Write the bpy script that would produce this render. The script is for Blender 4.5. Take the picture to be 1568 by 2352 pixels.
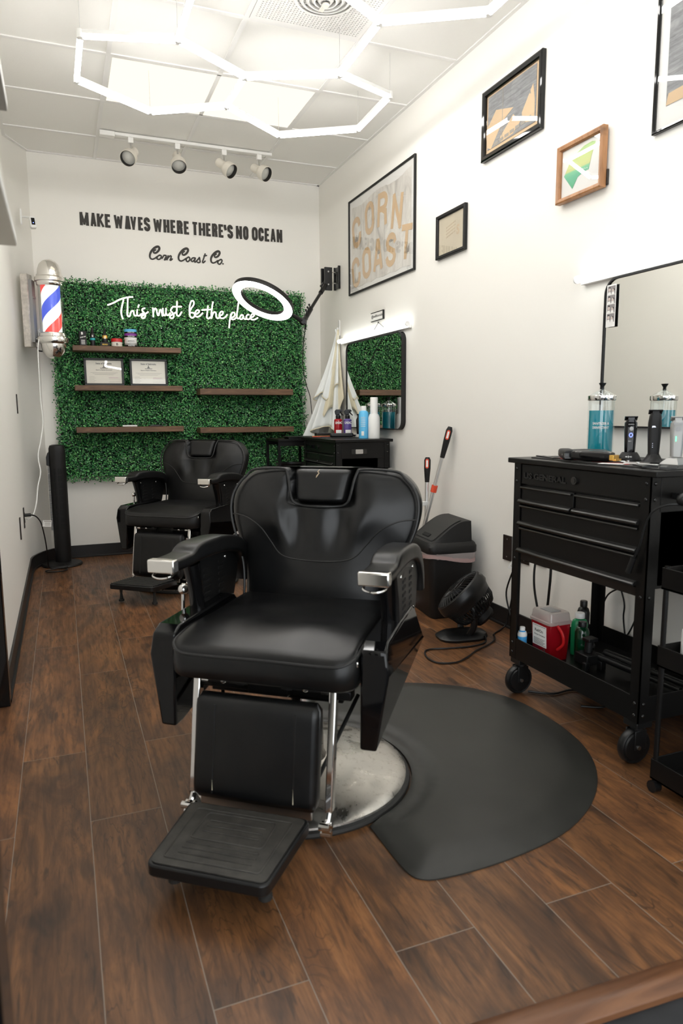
import bpy, bmesh, math, random
import numpy as np
from mathutils import Vector, Matrix, Euler
R = math.radians
PI = math.pi
random.seed(7)
for o in list(bpy.data.objects):
    bpy.data.objects.remove(o, do_unlink=True)
S = bpy.context.scene
COL = S.collection

# ---------------------------------------------------------------- camera
cam_d = bpy.data.cameras.new('camera')
cam_d.sensor_fit = 'VERTICAL'
cam_d.sensor_height = 36.0
cam_d.lens = 36.0 * 1600.0 / 2352.0
cam_d.clip_start = 0.02
cam_d.clip_end = 60
cam_d.dof.use_dof = True
cam_d.dof.focus_distance = 4.6
cam_d.dof.aperture_fstop = 4.5
cam = bpy.data.objects.new('camera', cam_d)
COL.objects.link(cam)
_y, _p, _r = R(21.68629), R(8.10221), R(0.35613)
_f = Vector((math.sin(_y)*math.cos(_p), math.cos(_y)*math.cos(_p), -math.sin(_p)))
_rt = Vector((math.cos(_y), -math.sin(_y), 0))
_d = _f.cross(_rt)
_r2 = _rt*math.cos(_r) + _d*math.sin(_r)
_d2 = -_rt*math.sin(_r) + _d*math.cos(_r)
_M = Matrix((_r2, -_d2, -_f)).transposed()
cam.matrix_world = Matrix.Translation((0, 0, 1.146)) @ _M.to_4x4()
S.camera = cam

# ---------------------------------------------------------------- look, world, light levels
S.view_settings.view_transform = 'Standard'
S.view_settings.look = 'None'
S.view_settings.gamma = 1.0
S.view_settings.exposure = 0.76
S.view_settings.use_curve_mapping = False
S.cycles.max_bounces = 8
S.cycles.diffuse_bounces = 5
S.cycles.glossy_bounces = 5
S.cycles.transparent_max_bounces = 12
S.cycles.sample_clamp_indirect = 6.0
S.cycles.caustics_reflective = False
S.cycles.caustics_refractive = False
S.cycles.use_denoising = True
W = bpy.data.worlds.new('world')
S.world = W
W.use_nodes = True
W.node_tree.nodes['Background'].inputs[0].default_value = (0.93, 0.97, 1.0, 1)
W.node_tree.nodes['Background'].inputs[1].default_value = 1.8
HEX_L, PANEL_L, BAR_L, RING_L, NEON_L, POLE_L = 16.0, 0.80, 3.6, 5.0, 3.0, 0.5

# ---------------------------------------------------------------- materials
class NT:
    def __init__(s, name):
        s.m = bpy.data.materials.new(name)
        s.m.use_nodes = True
        s.t = s.m.node_tree
        s.p = s.t.nodes['Principled BSDF']
        s.out = s.t.nodes['Material Output']
    def n(s, typ, **kw):
        nd = s.t.nodes.new(typ)
        for k, v in kw.items():
            if k.startswith('i_'):
                key = k[2:].replace('_', ' ')
                nd.inputs[int(key) if key.isdigit() else key].default_value = v
            else:
                setattr(nd, k, v)
        return nd
    def l(s, a, b):
        s.t.links.new(a, b)
    def coord(s, scale=(1, 1, 1), kind='Object', rot=(0, 0, 0)):
        tc = s.n('ShaderNodeTexCoord')
        mp = s.n('ShaderNodeMapping')
        mp.inputs['Scale'].default_value = scale
        mp.inputs['Rotation'].default_value = rot
        s.l(tc.outputs[kind], mp.inputs['Vector'])
        return mp.outputs['Vector']
    def noise(s, vec, scale, detail=4, rough=.55, dist=0):
        nd = s.n('ShaderNodeTexNoise')
        nd.inputs['Scale'].default_value = scale
        nd.inputs['Detail'].default_value = detail
        nd.inputs['Roughness'].default_value = rough
        nd.inputs['Distortion'].default_value = dist
        if vec is not None:
            s.l(vec, nd.inputs['Vector'])
        return nd.outputs['Fac']
    def ramp(s, fac, stops):
        nd = s.n('ShaderNodeValToRGB')
        e = nd.color_ramp.elements
        while len(e) < len(stops):
            e.new(0.5)
        for k, (p, c) in enumerate(stops):
            e[k].position = p
            e[k].color = (*c, 1) if len(c) == 3 else c
        s.l(fac, nd.inputs['Fac'])
        return nd.outputs['Color']
    def mix(s, fac, a, b, typ='MIX'):
        nd = s.n('ShaderNodeMix', data_type='RGBA', blend_type=typ)
        for sock, v in ((nd.inputs[0], fac), (nd.inputs[6], a), (nd.inputs[7], b)):
            if hasattr(v, 'is_linked') or hasattr(v, 'links'):
                s.l(v, sock)
            elif isinstance(v, (int, float)):
                sock.default_value = v
            else:
                sock.default_value = (*v, 1) if len(v) == 3 else v
        return nd.outputs[2]
    def math(s, op, a, b=None):
        nd = s.n('ShaderNodeMath', operation=op)
        for k, v in ((0, a), (1, b)):
            if v is None: continue
            if isinstance(v, (int, float)): nd.inputs[k].default_value = v
            else: s.l(v, nd.inputs[k])
        return nd.outputs[0]
    def bump(s, h, strength=.2, dist=.01):
        b = s.n('ShaderNodeBump')
        b.inputs['Strength'].default_value = strength
        b.inputs['Distance'].default_value = dist
        s.l(h, b.inputs['Height'])
        s.l(b.outputs['Normal'], s.p.inputs['Normal'])
    def base(s, c):
        if hasattr(c, 'links'): s.l(c, s.p.inputs['Base Color'])
        else: s.p.inputs['Base Color'].default_value = (*c, 1)

def pm(name, col, rough=.5, metal=0., bump=None, coat=0., spec=.5, emit=None, var=None):
    t = NT(name)
    t.base(col)
    t.p.inputs['Roughness'].default_value = rough
    t.p.inputs['Metallic'].default_value = metal
    t.p.inputs['Coat Weight'].default_value = coat
    t.p.inputs['Coat Roughness'].default_value = .03
    t.p.inputs['Specular IOR Level'].default_value = spec
    if var or bump:
        v = t.coord()
    if var:                                     # (scale, amount): uneven colour of the material itself
        f = t.noise(v, var[0], 5)
        t.base(t.mix(t.ramp(f, [(.3, (0, 0, 0)), (.7, (1, 1, 1))]), tuple(c*(1-var[1]) for c in col), tuple(min(1, c*(1+var[1])) for c in col)))
    if bump:
        t.bump(t.noise(v, bump[0], 3), bump[1], .004)
    if emit:
        t.p.inputs['Emission Color'].default_value = (*emit[0], 1)
        t.p.inputs['Emission Strength'].default_value = emit[1]
    return t.m

def emat(name, col, strength):
    t = NT(name)
    e = t.n('ShaderNodeEmission')
    e.inputs[0].default_value = (*col, 1)
    e.inputs[1].default_value = strength
    t.l(e.outputs[0], t.out.inputs[0])
    return t.m

def glassmat(name, tint=(1, 1, 1), body=0.0, body_col=(1, 1, 1), ior=1.45, refl=(1, 1, 1)):
    t = NT(name)
    tr = t.n('ShaderNodeBsdfTransparent')
    tr.inputs[0].default_value = (*tint, 1)
    gl = t.n('ShaderNodeBsdfGlossy')
    gl.inputs['Color'].default_value = (*refl, 1)
    gl.inputs['Roughness'].default_value = .01
    lw = t.n('ShaderNodeLayerWeight')
    f0 = ((ior-1)/(ior+1))**2
    fr = t.n('ShaderNodeMath', operation='MULTIPLY_ADD')
    t.l(t.math('POWER', lw.outputs['Facing'], 5.0), fr.inputs[0])
    fr.inputs[1].default_value = 1-f0
    fr.inputs[2].default_value = f0*2
    first = tr.outputs[0]
    if body > 0:
        df = t.n('ShaderNodeBsdfPrincipled')
        df.inputs['Base Color'].default_value = (*body_col, 1)
        df.inputs['Roughness'].default_value = .3
        tl = t.n('ShaderNodeBsdfTranslucent')
        tl.inputs[0].default_value = (*body_col, 1)
        m2 = t.n('ShaderNodeMixShader')
        m2.inputs[0].default_value = .5
        t.l(df.outputs[0], m2.inputs[1]); t.l(tl.outputs[0], m2.inputs[2])
        m0 = t.n('ShaderNodeMixShader')
        m0.inputs[0].default_value = body
        t.l(first, m0.inputs[1]); t.l(m2.outputs[0], m0.inputs[2])
        first = m0.outputs[0]
    mx = t.n('ShaderNodeMixShader')
    t.l(fr.outputs[0], mx.inputs[0]); t.l(first, mx.inputs[1]); t.l(gl.outputs[0], mx.inputs[2])
    t.l(mx.outputs[0], t.out.inputs[0])
    return t.m

def m_floor():
    t = NT('laminate_planks')
    v = t.coord(rot=(0, 0, R(90)))                # plank length along world y
    sep = t.n('ShaderNodeSeparateXYZ'); t.l(t.coord(), sep.inputs[0])
    com = t.n('ShaderNodeCombineXYZ')
    t.l(sep.outputs[1], com.inputs[0])
    t.l(t.math('SUBTRACT', sep.outputs[0], .012), com.inputs[1])
    br = t.n('ShaderNodeTexBrick')
    t.l(com.outputs[0], br.inputs['Vector'])
    br.offset = .37; br.offset_frequency = 2; br.squash = 1
    br.inputs['Color1'].default_value = (0, 0, 0, 1); br.inputs['Color2'].default_value = (1, 1, 1, 1)
    br.inputs['Mortar'].default_value = (.5, .5, .5, 1)
    br.inputs['Scale'].default_value = 1.0
    br.inputs['Mortar Size'].default_value = .0010
    br.inputs['Mortar Smooth'].default_value = .3
    br.inputs['Bias'].default_value = 0
    br.inputs['Brick Width'].default_value = 1.21
    br.inputs['Row Height'].default_value = .196
    rnd = t.n('ShaderNodeSeparateColor'); t.l(br.outputs['Color'], rnd.inputs[0])
    off = t.n('ShaderNodeCombineXYZ')
    t.l(t.math('MULTIPLY', rnd.outputs[0], 37.0), off.inputs[2])
    t.l(t.math('MULTIPLY', rnd.outputs[0], 11.0), off.inputs[0])
    add = t.n('ShaderNodeVectorMath', operation='ADD')
    t.l(com.outputs[0], add.inputs[0]); t.l(off.outputs[0], add.inputs[1])
    def scaled(sc):
        m = t.n('ShaderNodeVectorMath', operation='MULTIPLY')
        m.inputs[1].default_value = sc
        t.l(add.outputs[0], m.inputs[0])
        return m.outputs[0]
    big = t.noise(scaled((2.2, 7, 1)), 1.0, 5, .62, 1.2)         # broad colour fields
    grain = t.noise(scaled((5, 70, 1)), 1.0, 6, .65, .6)          # fine streaks along the plank
    blot = t.noise(scaled((3.5, 9, 1)), 1.3, 3, .5, .4)           # dark knots
    wv = t.noise(scaled((1.5, 6.5, 1)), 1.0, 4, .50, .9)          # hand-scraped contour lines
    ring = t.math('ABSOLUTE', t.math('SUBTRACT', t.math('FRACT', t.math('MULTIPLY', wv, 15.0)), .5))
    line = t.ramp(ring, [(.0, (1, 1, 1)), (.04, (.6, .6, .6)), (.085, (0, 0, 0))])
    msk = t.ramp(t.noise(scaled((1.3, 4, 1)), 1.0, 2), [(.47, (0, 0, 0)), (.60, (1, 1, 1))])
    c = t.ramp(big, [(.22, (.048, .024, .013)), (.40, (.115, .053, .024)), (.58, (.225, .100, .038)), (.8, (.33, .155, .062))])
    c = t.mix(t.ramp(grain, [(.34, (.6, .6, .6)), (.58, (0, 0, 0))]), c, (.055, .028, .016))
    c = t.mix(t.ramp(blot, [(.60, (0, 0, 0)), (.74, (.85, .85, .85))]), c, (.028, .017, .012))
    fl = t.noise(scaled((9, 60, 1)), 1.0, 3, .55, .5)               # short dark flecks along the grain
    c = t.mix(t.ramp(fl, [(.59, (0, 0, 0)), (.70, (.7, .7, .7))]), c, (.034, .019, .012))
    mid = t.noise(scaled((4.5, 22, 1)), 1.0, 4, .6, 1.5)
    c = t.mix(t.ramp(mid, [(.52, (0, 0, 0)), (.66, (.55, .55, .55))]), c, (.045, .024, .014))
    lm = t.math('MULTIPLY', t.math('MULTIPLY', line, msk), .7)
    c = t.mix(lm, c, (.030, .018, .012))
    tone = t.ramp(rnd.outputs[0], [(0, (.78, .78, .78)), (1, (1.18, 1.12, 1.08))])
    c = t.mix(1.0, c, tone, 'MULTIPLY')
    c = t.mix(br.outputs['Fac'], c, (.26, .22, .18))
    t.base(c)
    t.p.inputs['Specular IOR Level'].default_value = .42
    rr = t.ramp(grain, [(.3, (.46, .46, .46)), (.7, (.34, .34, .34))])
    t.l(rr, t.p.inputs['Roughness'])
    h = t.math('SUBTRACT', t.math('ADD', t.math('MULTIPLY', grain, .35), t.math('MULTIPLY', big, .5)), t.math('ADD', t.math('MULTIPLY', lm, .35), br.outputs['Fac']))
    t.bump(h, .22, .004)
    return t.m

def m_leaf():
    t = NT('boxwood_leaf')
    g = t.n('ShaderNodeNewGeometry')
    t.base(t.ramp(g.outputs['Random Per Island'], [(0, (.006, .040, .014)), (.3, (.014, .105, .032)), (.6, (.038, .235, .065)), (.82, (.10, .40, .105)), (1, (.24, .56, .18))]))
    t.p.inputs['Roughness'].default_value = .30
    t.p.inputs['Specular IOR Level'].default_value = .6
    return t.m

def m_wood(name, cols, sc=(3, 40, 40), rough=.5):
    t = NT(name)
    v = t.coord(sc)
    g = t.noise(v, 1.0, 6, .62, .8)
    v2 = t.coord((5, 9, 9))
    k = t.noise(v2, 1.0, 3)
    c = t.ramp(g, [(.25, cols[0]), (.5, cols[1]), (.75, cols[2])])
    c = t.mix(t.ramp(k, [(.62, (0, 0, 0)), (.75, (.8, .8, .8))]), c, tuple(x*.45 for x in cols[0]))
    t.base(c)
    t.p.inputs['Roughness'].default_value = rough
    t.bump(g, .15, .002)
    return t.m

def m_steel_dirty():
    t = NT('worn_steel')
    v = t.coord()
    n1 = t.noise(v, 9, 6, .7, .5)
    n2 = t.noise(v, 60, 4, .7)
    t.p.inputs['Metallic'].default_value = 1
    t.base(t.mix(t.ramp(n2, [(.55, (0, 0, 0)), (.75, (.7, .7, .7))]), (.66, .64, .60), (.30, .27, .23)))
    t.l(t.ramp(n1, [(.35, (.16, .16, .16)), (.65, (.46, .46, .46))]), t.p.inputs['Roughness'])
    return t.m

def m_leather(name='black_leather', rough=.36):
    t = NT(name)
    v = t.coord()
    t.base(t.mix(t.ramp(t.noise(v, 14, 5), [(.4, (0, 0, 0)), (.75, (1, 1, 1))]), (.0032, .0034, .0038), (.0065, .0062, .006)))
    t.l(t.ramp(t.noise(v, 9, 4, .5), [(.35, (rough-.02,)*3), (.7, (rough+.06,)*3)]), t.p.inputs['Roughness'])
    t.p.inputs['Specular IOR Level'].default_value = .40
    t.bump(t.noise(v, 420, 2), .06, .0006)
    return t.m

def m_poster():
    t = NT('mottled_print')
    v = t.coord((1, 1.5, 1))
    n = t.noise(v, 4.2, 6, .6, .9)
    v2 = t.coord((1, 26, 1.2))
    st = t.noise(v2, 1.4, 4)
    c = t.ramp(n, [(.28, (.42, .40, .37)), (.42, (.66, .63, .58)), (.58, (.80, .78, .73)), (.75, (.72, .67, .58))])
    c = t.mix(t.ramp(st, [(.54, (0, 0, 0)), (.74, (.55, .55, .55))]), c, (.38, .36, .33))
    t.base(c)
    t.p.inputs['Roughness'].default_value = .6
    return t.m

def m_greywash(name):
    t = NT(name)
    v = t.coord((1, 2, 9))
    n = t.noise(v, 6, 6, .65, .4)
    v2 = t.coord((1, 1, 110))
    s2 = t.noise(v2, 1.0, 2)
    c = t.ramp(n, [(.3, (.12, .125, .13)), (.5, (.22, .225, .235)), (.72, (.34, .34, .345))])
    c = t.mix(t.ramp(s2, [(.52, (0, 0, 0)), (.6, (.4, .4, .4))]), c, (.10, .10, .105))
    t.base(c)
    t.p.inputs['Roughness'].default_value = .6
    return t.m

def m_fade():                                    # the printed colour field of the small green print
    t = NT('green_print')
    sep = t.n('ShaderNodeSeparateXYZ'); t.l(t.coord(), sep.inputs[0])
    h = t.n('ShaderNodeMapRange'); h.inputs[1].default_value = .035; h.inputs[2].default_value = .215
    t.l(sep.outputs[2], h.inputs[0])
    t.base(t.ramp(h.outputs[0], [(0, (.10, .42, .20)), (.35, (.13, .50, .30)), (.46, (.22, .60, .33)), (.50, (.62, .66, .26)), (.72, (.55, .68, .24)), (1, (.36, .62, .24))]))
    t.p.inputs['Roughness'].default_value = .55
    return t.m

def m_stripe():                                  # helical barber stripes on the inner cylinder
    t = NT('barber_stripes')
    sep = t.n('ShaderNodeSeparateXYZ'); t.l(t.coord(), sep.inputs[0])
    a = t.math('ARCTAN2', sep.outputs[1], sep.outputs[0])
    u = t.math('MULTIPLY', a, 1/(2*PI))
    f = t.math('FRACT', t.math('ADD', t.math('SUBTRACT', t.math('MULTIPLY', sep.outputs[2], 2.55), u), 10.62))
    nd = t.n('ShaderNodeValToRGB')
    cr = nd.color_ramp; cr.interpolation = 'CONSTANT'
    st = [(0, (.86, .86, .84)), (.25, (.80, .05, .04)), (.5, (.86, .86, .84)), (.75, (.045, .085, .60))]
    while len(cr.elements) < 4: cr.elements.new(.5)
    for k, (p_, c_) in enumerate(st):
        cr.elements[k].position = p_; cr.elements[k].color = (*c_, 1)
    t.l(f, nd.inputs['Fac'])
    t.base(nd.outputs['Color'])
    t.l(nd.outputs['Color'], t.p.inputs['Emission Color'])
    t.p.inputs['Emission Strength'].default_value = POLE_L
    t.p.inputs['Roughness'].default_value = .35
    return t.m

M = dict(
    wall=pm('wall_paint', (.89, .870, .820), .55, bump=(180, .05)),
    ceil=pm('ceiling_tile', (.91, .90, .865), .9, bump=(260, .25)),
    white=pm('white_enamel', (.85, .84, .82), .35),
    matte_white=pm('white_plastic', (.82, .82, .80), .45),
    cream=pm('cream_enamel', (.80, .76, .68), .4),
    floor=m_floor(),
    base=pm('black_vinyl_base', (.012, .011, .011), .38),
    carpet=pm('dark_carpet', (.022, .023, .025), .95, bump=(500, .5), var=(9, .35)),
    strip=m_wood('reducer_wood', ((.075, .032, .016), (.14, .060, .028), (.20, .090, .042)), (3, 30, 30), .32),
    shelf=m_wood('stained_shelf_wood', ((.048, .024, .012), (.13, .066, .031), (.25, .132, .066)), (4, 45, 45), .5),
    oak=m_wood('oak_moulding', ((.24, .105, .04), (.40, .19, .08), (.52, .27, .125)), (30, 30, 4), .4),
    leather=m_leather(rough=.31),
    leather2=m_leather('black_leather_matte', .44),
    pipe=pm('black_piping', (.012, .012, .012), .4),
    gloss=pm('gloss_black_lacquer', (.003, .003, .0034), .05, spec=.4),
    blk=pm('black_plastic', (.007, .007, .0072), .36, spec=.4),
    blkm=pm('black_matte_plastic', (.0085, .008, .0078), .52, spec=.35),
    powder=pm('black_powder_coat', (.0045, .0042, .004), .36, bump=(500, .05), spec=.24),
    trim=pm('black_drawer_trim', (.010, .0095, .009), .22),
    rubber=pm('black_rubber', (.019, .0185, .017), .62, bump=(300, .12)),
    tread=pm('worn_black_tread', (.036, .033, .028), .55, var=(30, .4)),
    matr=pm('anti_fatigue_mat', (.021, .0205, .0175), .45, bump=(500, .10), var=(4, .2), spec=.55),
    chrome=pm('chrome', (.80, .79, .77), .06, 1.0),
    brushed=pm('brushed_steel', (.60, .59, .57), .28, 1.0),
    alu=pm('aluminium_tube', (.72, .72, .71), .30, .9),
    steel=m_steel_dirty(),
    mirror=pm('mirror_silver', (.87, .88, .86), .0, 1.0),
    glass=glassmat('clear_glass', (.97, .98, .98)),
    pane=glassmat('picture_glass', (.985, .985, .985), ior=1.5),
    jar=glassmat('jar_glass', (.93, .96, .96), ior=1.5),
    liquid=glassmat('blue_disinfectant', (.05, .68, .80), .72, (.005, .52, .64), 1.33),
    leaf=m_leaf(),
    hedge=pm('hedge_backing', (.006, .014, .008), .9),
    ink=pm('black_wall_paint', (.030, .026, .021), .6),
    paper=pm('paper', (.80, .76, .66), .6),
    whitepaper=pm('white_paper', (.84, .83, .80), .6),
    kraft=pm('kraft_print', (.55, .43, .28), .6, var=(14, .12)),
    tan=pm('tan_print', (.66, .46, .26), .6),
    agedpaper=pm('aged_paper', (.60, .53, .40), .6, var=(6, .06)),
    poster=m_poster(), grey=m_greywash('grey_wash_print'), fade=m_fade(), stripe=m_stripe(),
    fine=pm('fine_print_ink', (.30, .27, .23), .6),
    pink=pm('pink_seal_print', (.72, .60, .58), .6),
    red=pm('red_plastic', (.55, .012, .014), .35), redtip=pm('orange_red_plastic', (.72, .075, .03), .35),
    redbin=glassmat('translucent_red', (.8, .05, .05), .86, (.50, .008, .02), 1.3),
    lid=glassmat('translucent_white', (.9, .88, .86), .75, (.80, .76, .72), 1.3),
    redliq=glassmat('red_spray_liquid', (.8, .03, .04), .75, (.72, .01, .03), 1.35),
    purliq=glassmat('violet_spray_liquid', (.45, .36, .85), .72, (.34, .24, .72), 1.35),
    blue=pm('blue_label', (.06, .36, .74), .4), sky=pm('sky_blue_can', (.12, .50, .82), .32), teal=pm('teal_label', (.02, .42, .45), .4),
    purple=pm('purple_lid', (.22, .035, .30), .35), green=pm('green_bottle', (.01, .27, .10), .35), mint=pm('mint_label', (.30, .62, .45), .5),
    gold=pm('gold_detail', (.75, .45, .10), .3, .8), yellow=pm('yellow_label', (.75, .48, .04), .4),
    silver=pm('silver_plastic', (.36, .355, .34), .38, .3), grey50=pm('grey_plastic', (.33, .33, .33), .45),
    bag=glassmat('bin_liner', (.9, .84, .83), .70, (.82, .73, .72), 1.25), bagpink=glassmat('pink_bin_liner', (.9, .6, .58), .8, (.86, .64, .62), 1.25),
    cape=pm('white_cape_cloth', (.78, .80, .78), .55, bump=(60, .08)), lining=pm('cream_lining_cloth', (.66, .60, .44), .7, bump=(200, .15)),
    photo=pm('grey_photo', (.26, .24, .24), .4), skin=pm('pale_photo_tone', (.62, .52, .47), .5), hair=pm('dark_photo_tone', (.04, .035, .035), .5),
    hexl=emat('led_tube_light', (1, .985, .96), HEX_L), panel=emat('troffer_diffuser_light', (1, .865, .69), PANEL_L),
    barl=emat('vanity_tube_light', (.97, 1, .98), BAR_L), ringl=emat('ring_lamp_light', (1, 1, .99), RING_L),
    neon=emat('warm_neon_light', (1, .86, .70), NEON_L), ledb=emat('blue_led', (.15, .2, 1), 3), ledg=emat('green_led', (.1, 1, .35), 2.5), ledw=emat('white_led', (.8, .85, 1), 1.5),
    void=pm('dark_recess', (.006, .006, .006), .9), dim=pm('lit_underside_tone', (.74, .70, .60), .7), shade_under=pm('shaded_underside_tone', (.30, .28, .25), .7),  # the two underside tones hold painted bounce light and shade
    bulb=pm('frosted_bulb', (.62, .62, .58), .25), baffle=pm('black_baffle', (.02, .019, .017), .5),
    concrete=pm('distressed_white_wood', (.62, .58, .52), .7, var=(40, .18)),
    nickel=pm('worn_chrome', (.84, .82, .78), .12, 1.0), brown=pm('brown_plate', (.018, .011, .008), .35),
)

# ---------------------------------------------------------------- mesh tools
def rotm(z=0, x=0, y=0):
    return Euler((x, y, z)).to_matrix()

class B:
    def __init__(s):
        s.bm = bmesh.new()
    def faces(s, vs, fs):
        v = [s.bm.verts.new(p) for p in vs]
        for f in fs:
            try: s.bm.faces.new([v[i] for i in f])
            except ValueError: pass
        return s
    def box(s, x0, x1, y0, y1, z0, z1, m=None):
        vs = [Vector((x, y, z)) for z in (z0, z1) for y in (y0, y1) for x in (x0, x1)]
        if m: vs = [m @ v for v in vs]
        return s.faces(vs, [(0, 2, 3, 1), (4, 5, 7, 6), (0, 1, 5, 4), (2, 6, 7, 3), (0, 4, 6, 2), (1, 3, 7, 5)])
    def cbox(s, c, size, rot=None):
        m = Matrix.Translation(c) @ (rot.to_4x4() if rot else Matrix.Identity(4))
        a, b, d = (k/2 for k in size)
        return s.box(-a, a, -b, b, -d, d, m)
    def cyl(s, p0, p1, r0, r1=None, n=20, cap=True):
        r1 = r0 if r1 is None else r1
        p0, p1 = Vector(p0), Vector(p1)
        return s.sweep([p0, p1], [r0, r1], n, cap)
    def sweep(s, pts, r, n=10, cap=True, closed=False):
        pts = [Vector(p) for p in pts]
        N = len(pts)
        rs = [r]*N if isinstance(r, (int, float)) else r
        tan = []
        for i in range(N):
            a = pts[(i-1) % N] if (closed or i > 0) else pts[i]
            b = pts[(i+1) % N] if (closed or i < N-1) else pts[i]
            tan.append((b-a).normalized() if (b-a).length > 1e-9 else Vector((0, 0, 1)))
        u = tan[0].orthogonal().normalized()
        rings = []
        for i in range(N):
            if i: u = tan[i-1].rotation_difference(tan[i]) @ u
            w = tan[i].cross(u)
            rings.append([s.bm.verts.new(pts[i] + (u*math.cos(2*PI*k/n) + w*math.sin(2*PI*k/n))*rs[i]) for k in range(n)])
        for i in range(N if closed else N-1):
            A, C = rings[i], rings[(i+1) % N]
            for k in range(n):
                s.bm.faces.new((A[k], A[(k+1) % n], C[(k+1) % n], C[k]))
        if cap and not closed:
            s.bm.faces.new(rings[0][::-1]); s.bm.faces.new(rings[-1])
        return s
    def lathe(s, prof, c=(0, 0, 0), n=32, m=None, sx=1, sy=1, loop=False):
        rings = []
        for r, z in prof:
            ring = []
            for k in range(n):
                v = Vector((r*math.cos(2*PI*k/n)*sx, r*math.sin(2*PI*k/n)*sy, z))
                if m: v = m @ v
                ring.append(s.bm.verts.new(v + Vector(c)))
            rings.append(ring)
        if loop: rings.append(rings[0])
        for A, C in zip(rings, rings[1:]):
            for k in range(n):
                s.bm.faces.new((A[k], A[(k+1) % n], C[(k+1) % n], C[k]))
        if loop: return s
        if prof[0][0] > 1e-6: s.bm.faces.new(rings[0][::-1])
        if prof[-1][0] > 1e-6: s.bm.faces.new(rings[-1])
        return s
    def prism(s, outline, a, b):                 # outline: list of 3D points, extruded from offset a to b (Vectors)
        a, b = Vector(a), Vector(b)
        n = len(outline)
        A = [s.bm.verts.new(Vector(p)+a) for p in outline]
        C = [s.bm.verts.new(Vector(p)+b) for p in outline]
        s.bm.faces.new(A[::-1]); s.bm.faces.new(C)
        for k in range(n): s.bm.faces.new((A[k], A[(k+1) % n], C[(k+1) % n], C[k]))
        return s
    def grid(s, f, nu, nv, closeu=False):
        g = [[s.bm.verts.new(f(i/(nu if closeu else nu-1), j/(nv-1))) for i in range(nu)] for j in range(nv)]
        for j in range(nv-1):
            for i in range(nu if closeu else nu-1):
                k = (i+1) % nu
                s.bm.faces.new((g[j][i], g[j][k], g[j+1][k], g[j+1][i]))
        return g
    def ball(s, c, r, sx=1, sy=1, sz=1, n=16):
        prof = [(max(1e-7, math.sin(PI*k/n))*r, -math.cos(PI*k/n)*r) for k in range(n+1)]
        return s.lathe([(a, z*sz) for a, z in prof], c, n*2 if n < 12 else 24, None, sx, sy)
    def text(s, string, origin, right, up, width=None, height=None, bold=0., depth=0., align='L'):
        cu = bpy.data.curves.new('t', 'FONT')
        cu.body = string; cu.size = 1; cu.offset = bold; cu.resolution_u = 3
        ob = bpy.data.objects.new('t', cu)
        me = ob.to_mesh()
        co = [v.co.copy() for v in me.vertices]
        fs = [tuple(p.vertices) for p in me.polygons]
        ob.to_mesh_clear()
        bpy.data.objects.remove(ob); bpy.data.curves.remove(cu)
        if not co: return s
        x0, x1 = min(c.x for c in co), max(c.x for c in co)
        y0, y1 = min(c.y for c in co), max(c.y for c in co)
        k = height/(y1-y0) if height else None
        kx = width/(x1-x0) if width else k
        if k is None: k = kx
        right, up = Vector(right).normalized(), Vector(up).normalized()
        ox = {'L': 0, 'C': -.5, 'R': -1}[align]*(x1-x0)*kx
        vs = [Vector(origin) + right*((c.x-x0)*kx+ox) + up*((c.y-y0)*k) for c in co]
        s.faces(vs, fs)
        return s
    def _rz(s):
        s.rk = (getattr(s, 'rk', 0)+1) % 30
        return s.rk*.00003
    def ribbon(s, pts, w, right, up, origin=(0, 0, 0)):   # flat round-capped brush stroke; pts are (a, b) along right / up
        right, up, origin = Vector(right), Vector(up), Vector(origin)
        P = [Vector((a, b)) for a, b in pts]
        ws = [w]*len(P) if isinstance(w, (int, float)) else w
        to3 = lambda q: origin + right*q.x + up*q.y
        for (p, wa), (q, wb) in zip(zip(P, ws), zip(P[1:], ws[1:])):
            d = (q-p)
            if d.length < 1e-9: continue
            d.normalize(); nrm = Vector((-d.y, d.x))
            up_ = right.cross(up)*s._rz()
            s.faces([to3(p+nrm*wa/2)+up_, to3(p-nrm*wa/2)+up_, to3(q-nrm*wb/2)+up_, to3(q+nrm*wb/2)+up_], [(0, 1, 2, 3)])
        for p, wa in zip(P, ws):
            up_ = right.cross(up)*s._rz()
            s.faces([to3(p+Vector((math.cos(2*PI*k/10), math.sin(2*PI*k/10)))*wa/2)+up_ for k in range(10)], [tuple(range(10))])
        return s
    def out(s, name, mat, parent=None, local=False, bevel=0, smooth=True, angle=35, sub=0, seg=2, merge=False):
        if merge: bmesh.ops.remove_doubles(s.bm, verts=s.bm.verts, dist=1e-5)
        bmesh.ops.recalc_face_normals(s.bm, faces=s.bm.faces)
        me = bpy.data.meshes.new(name)
        if parent is not None and not local:
            s.bm.transform(wm(parent).inverted())
        s.bm.to_mesh(me); s.bm.free()
        for mm in (mat if isinstance(mat, (list, tuple)) else [mat]): me.materials.append(mm)
        if smooth and len(me.polygons):
            me.polygons.foreach_set('use_smooth', [True]*len(me.polygons))
            me.set_sharp_from_angle(angle=R(angle))
        o = bpy.data.objects.new(name, me)
        COL.objects.link(o)
        if parent is not None: o.parent = parent
        if bevel:
            b = o.modifiers.new('bevel', 'BEVEL'); b.width = bevel; b.segments = seg; b.limit_method = 'ANGLE'; b.angle_limit = R(40)
            b.harden_normals = False
        if sub:
            k = o.modifiers.new('sub', 'SUBSURF'); k.levels = sub; k.render_levels = sub
        return o

def wm(o):                                        # world matrix of a thing, part or sub-part
    m = Matrix.Translation(o.location) @ o.rotation_euler.to_matrix().to_4x4()
    return wm(o.parent) @ m if o.parent else m

def tag(o, label, cat, group=None):
    o['label'] = label; o['category'] = cat
    if group: o['group'] = group
    return o

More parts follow.
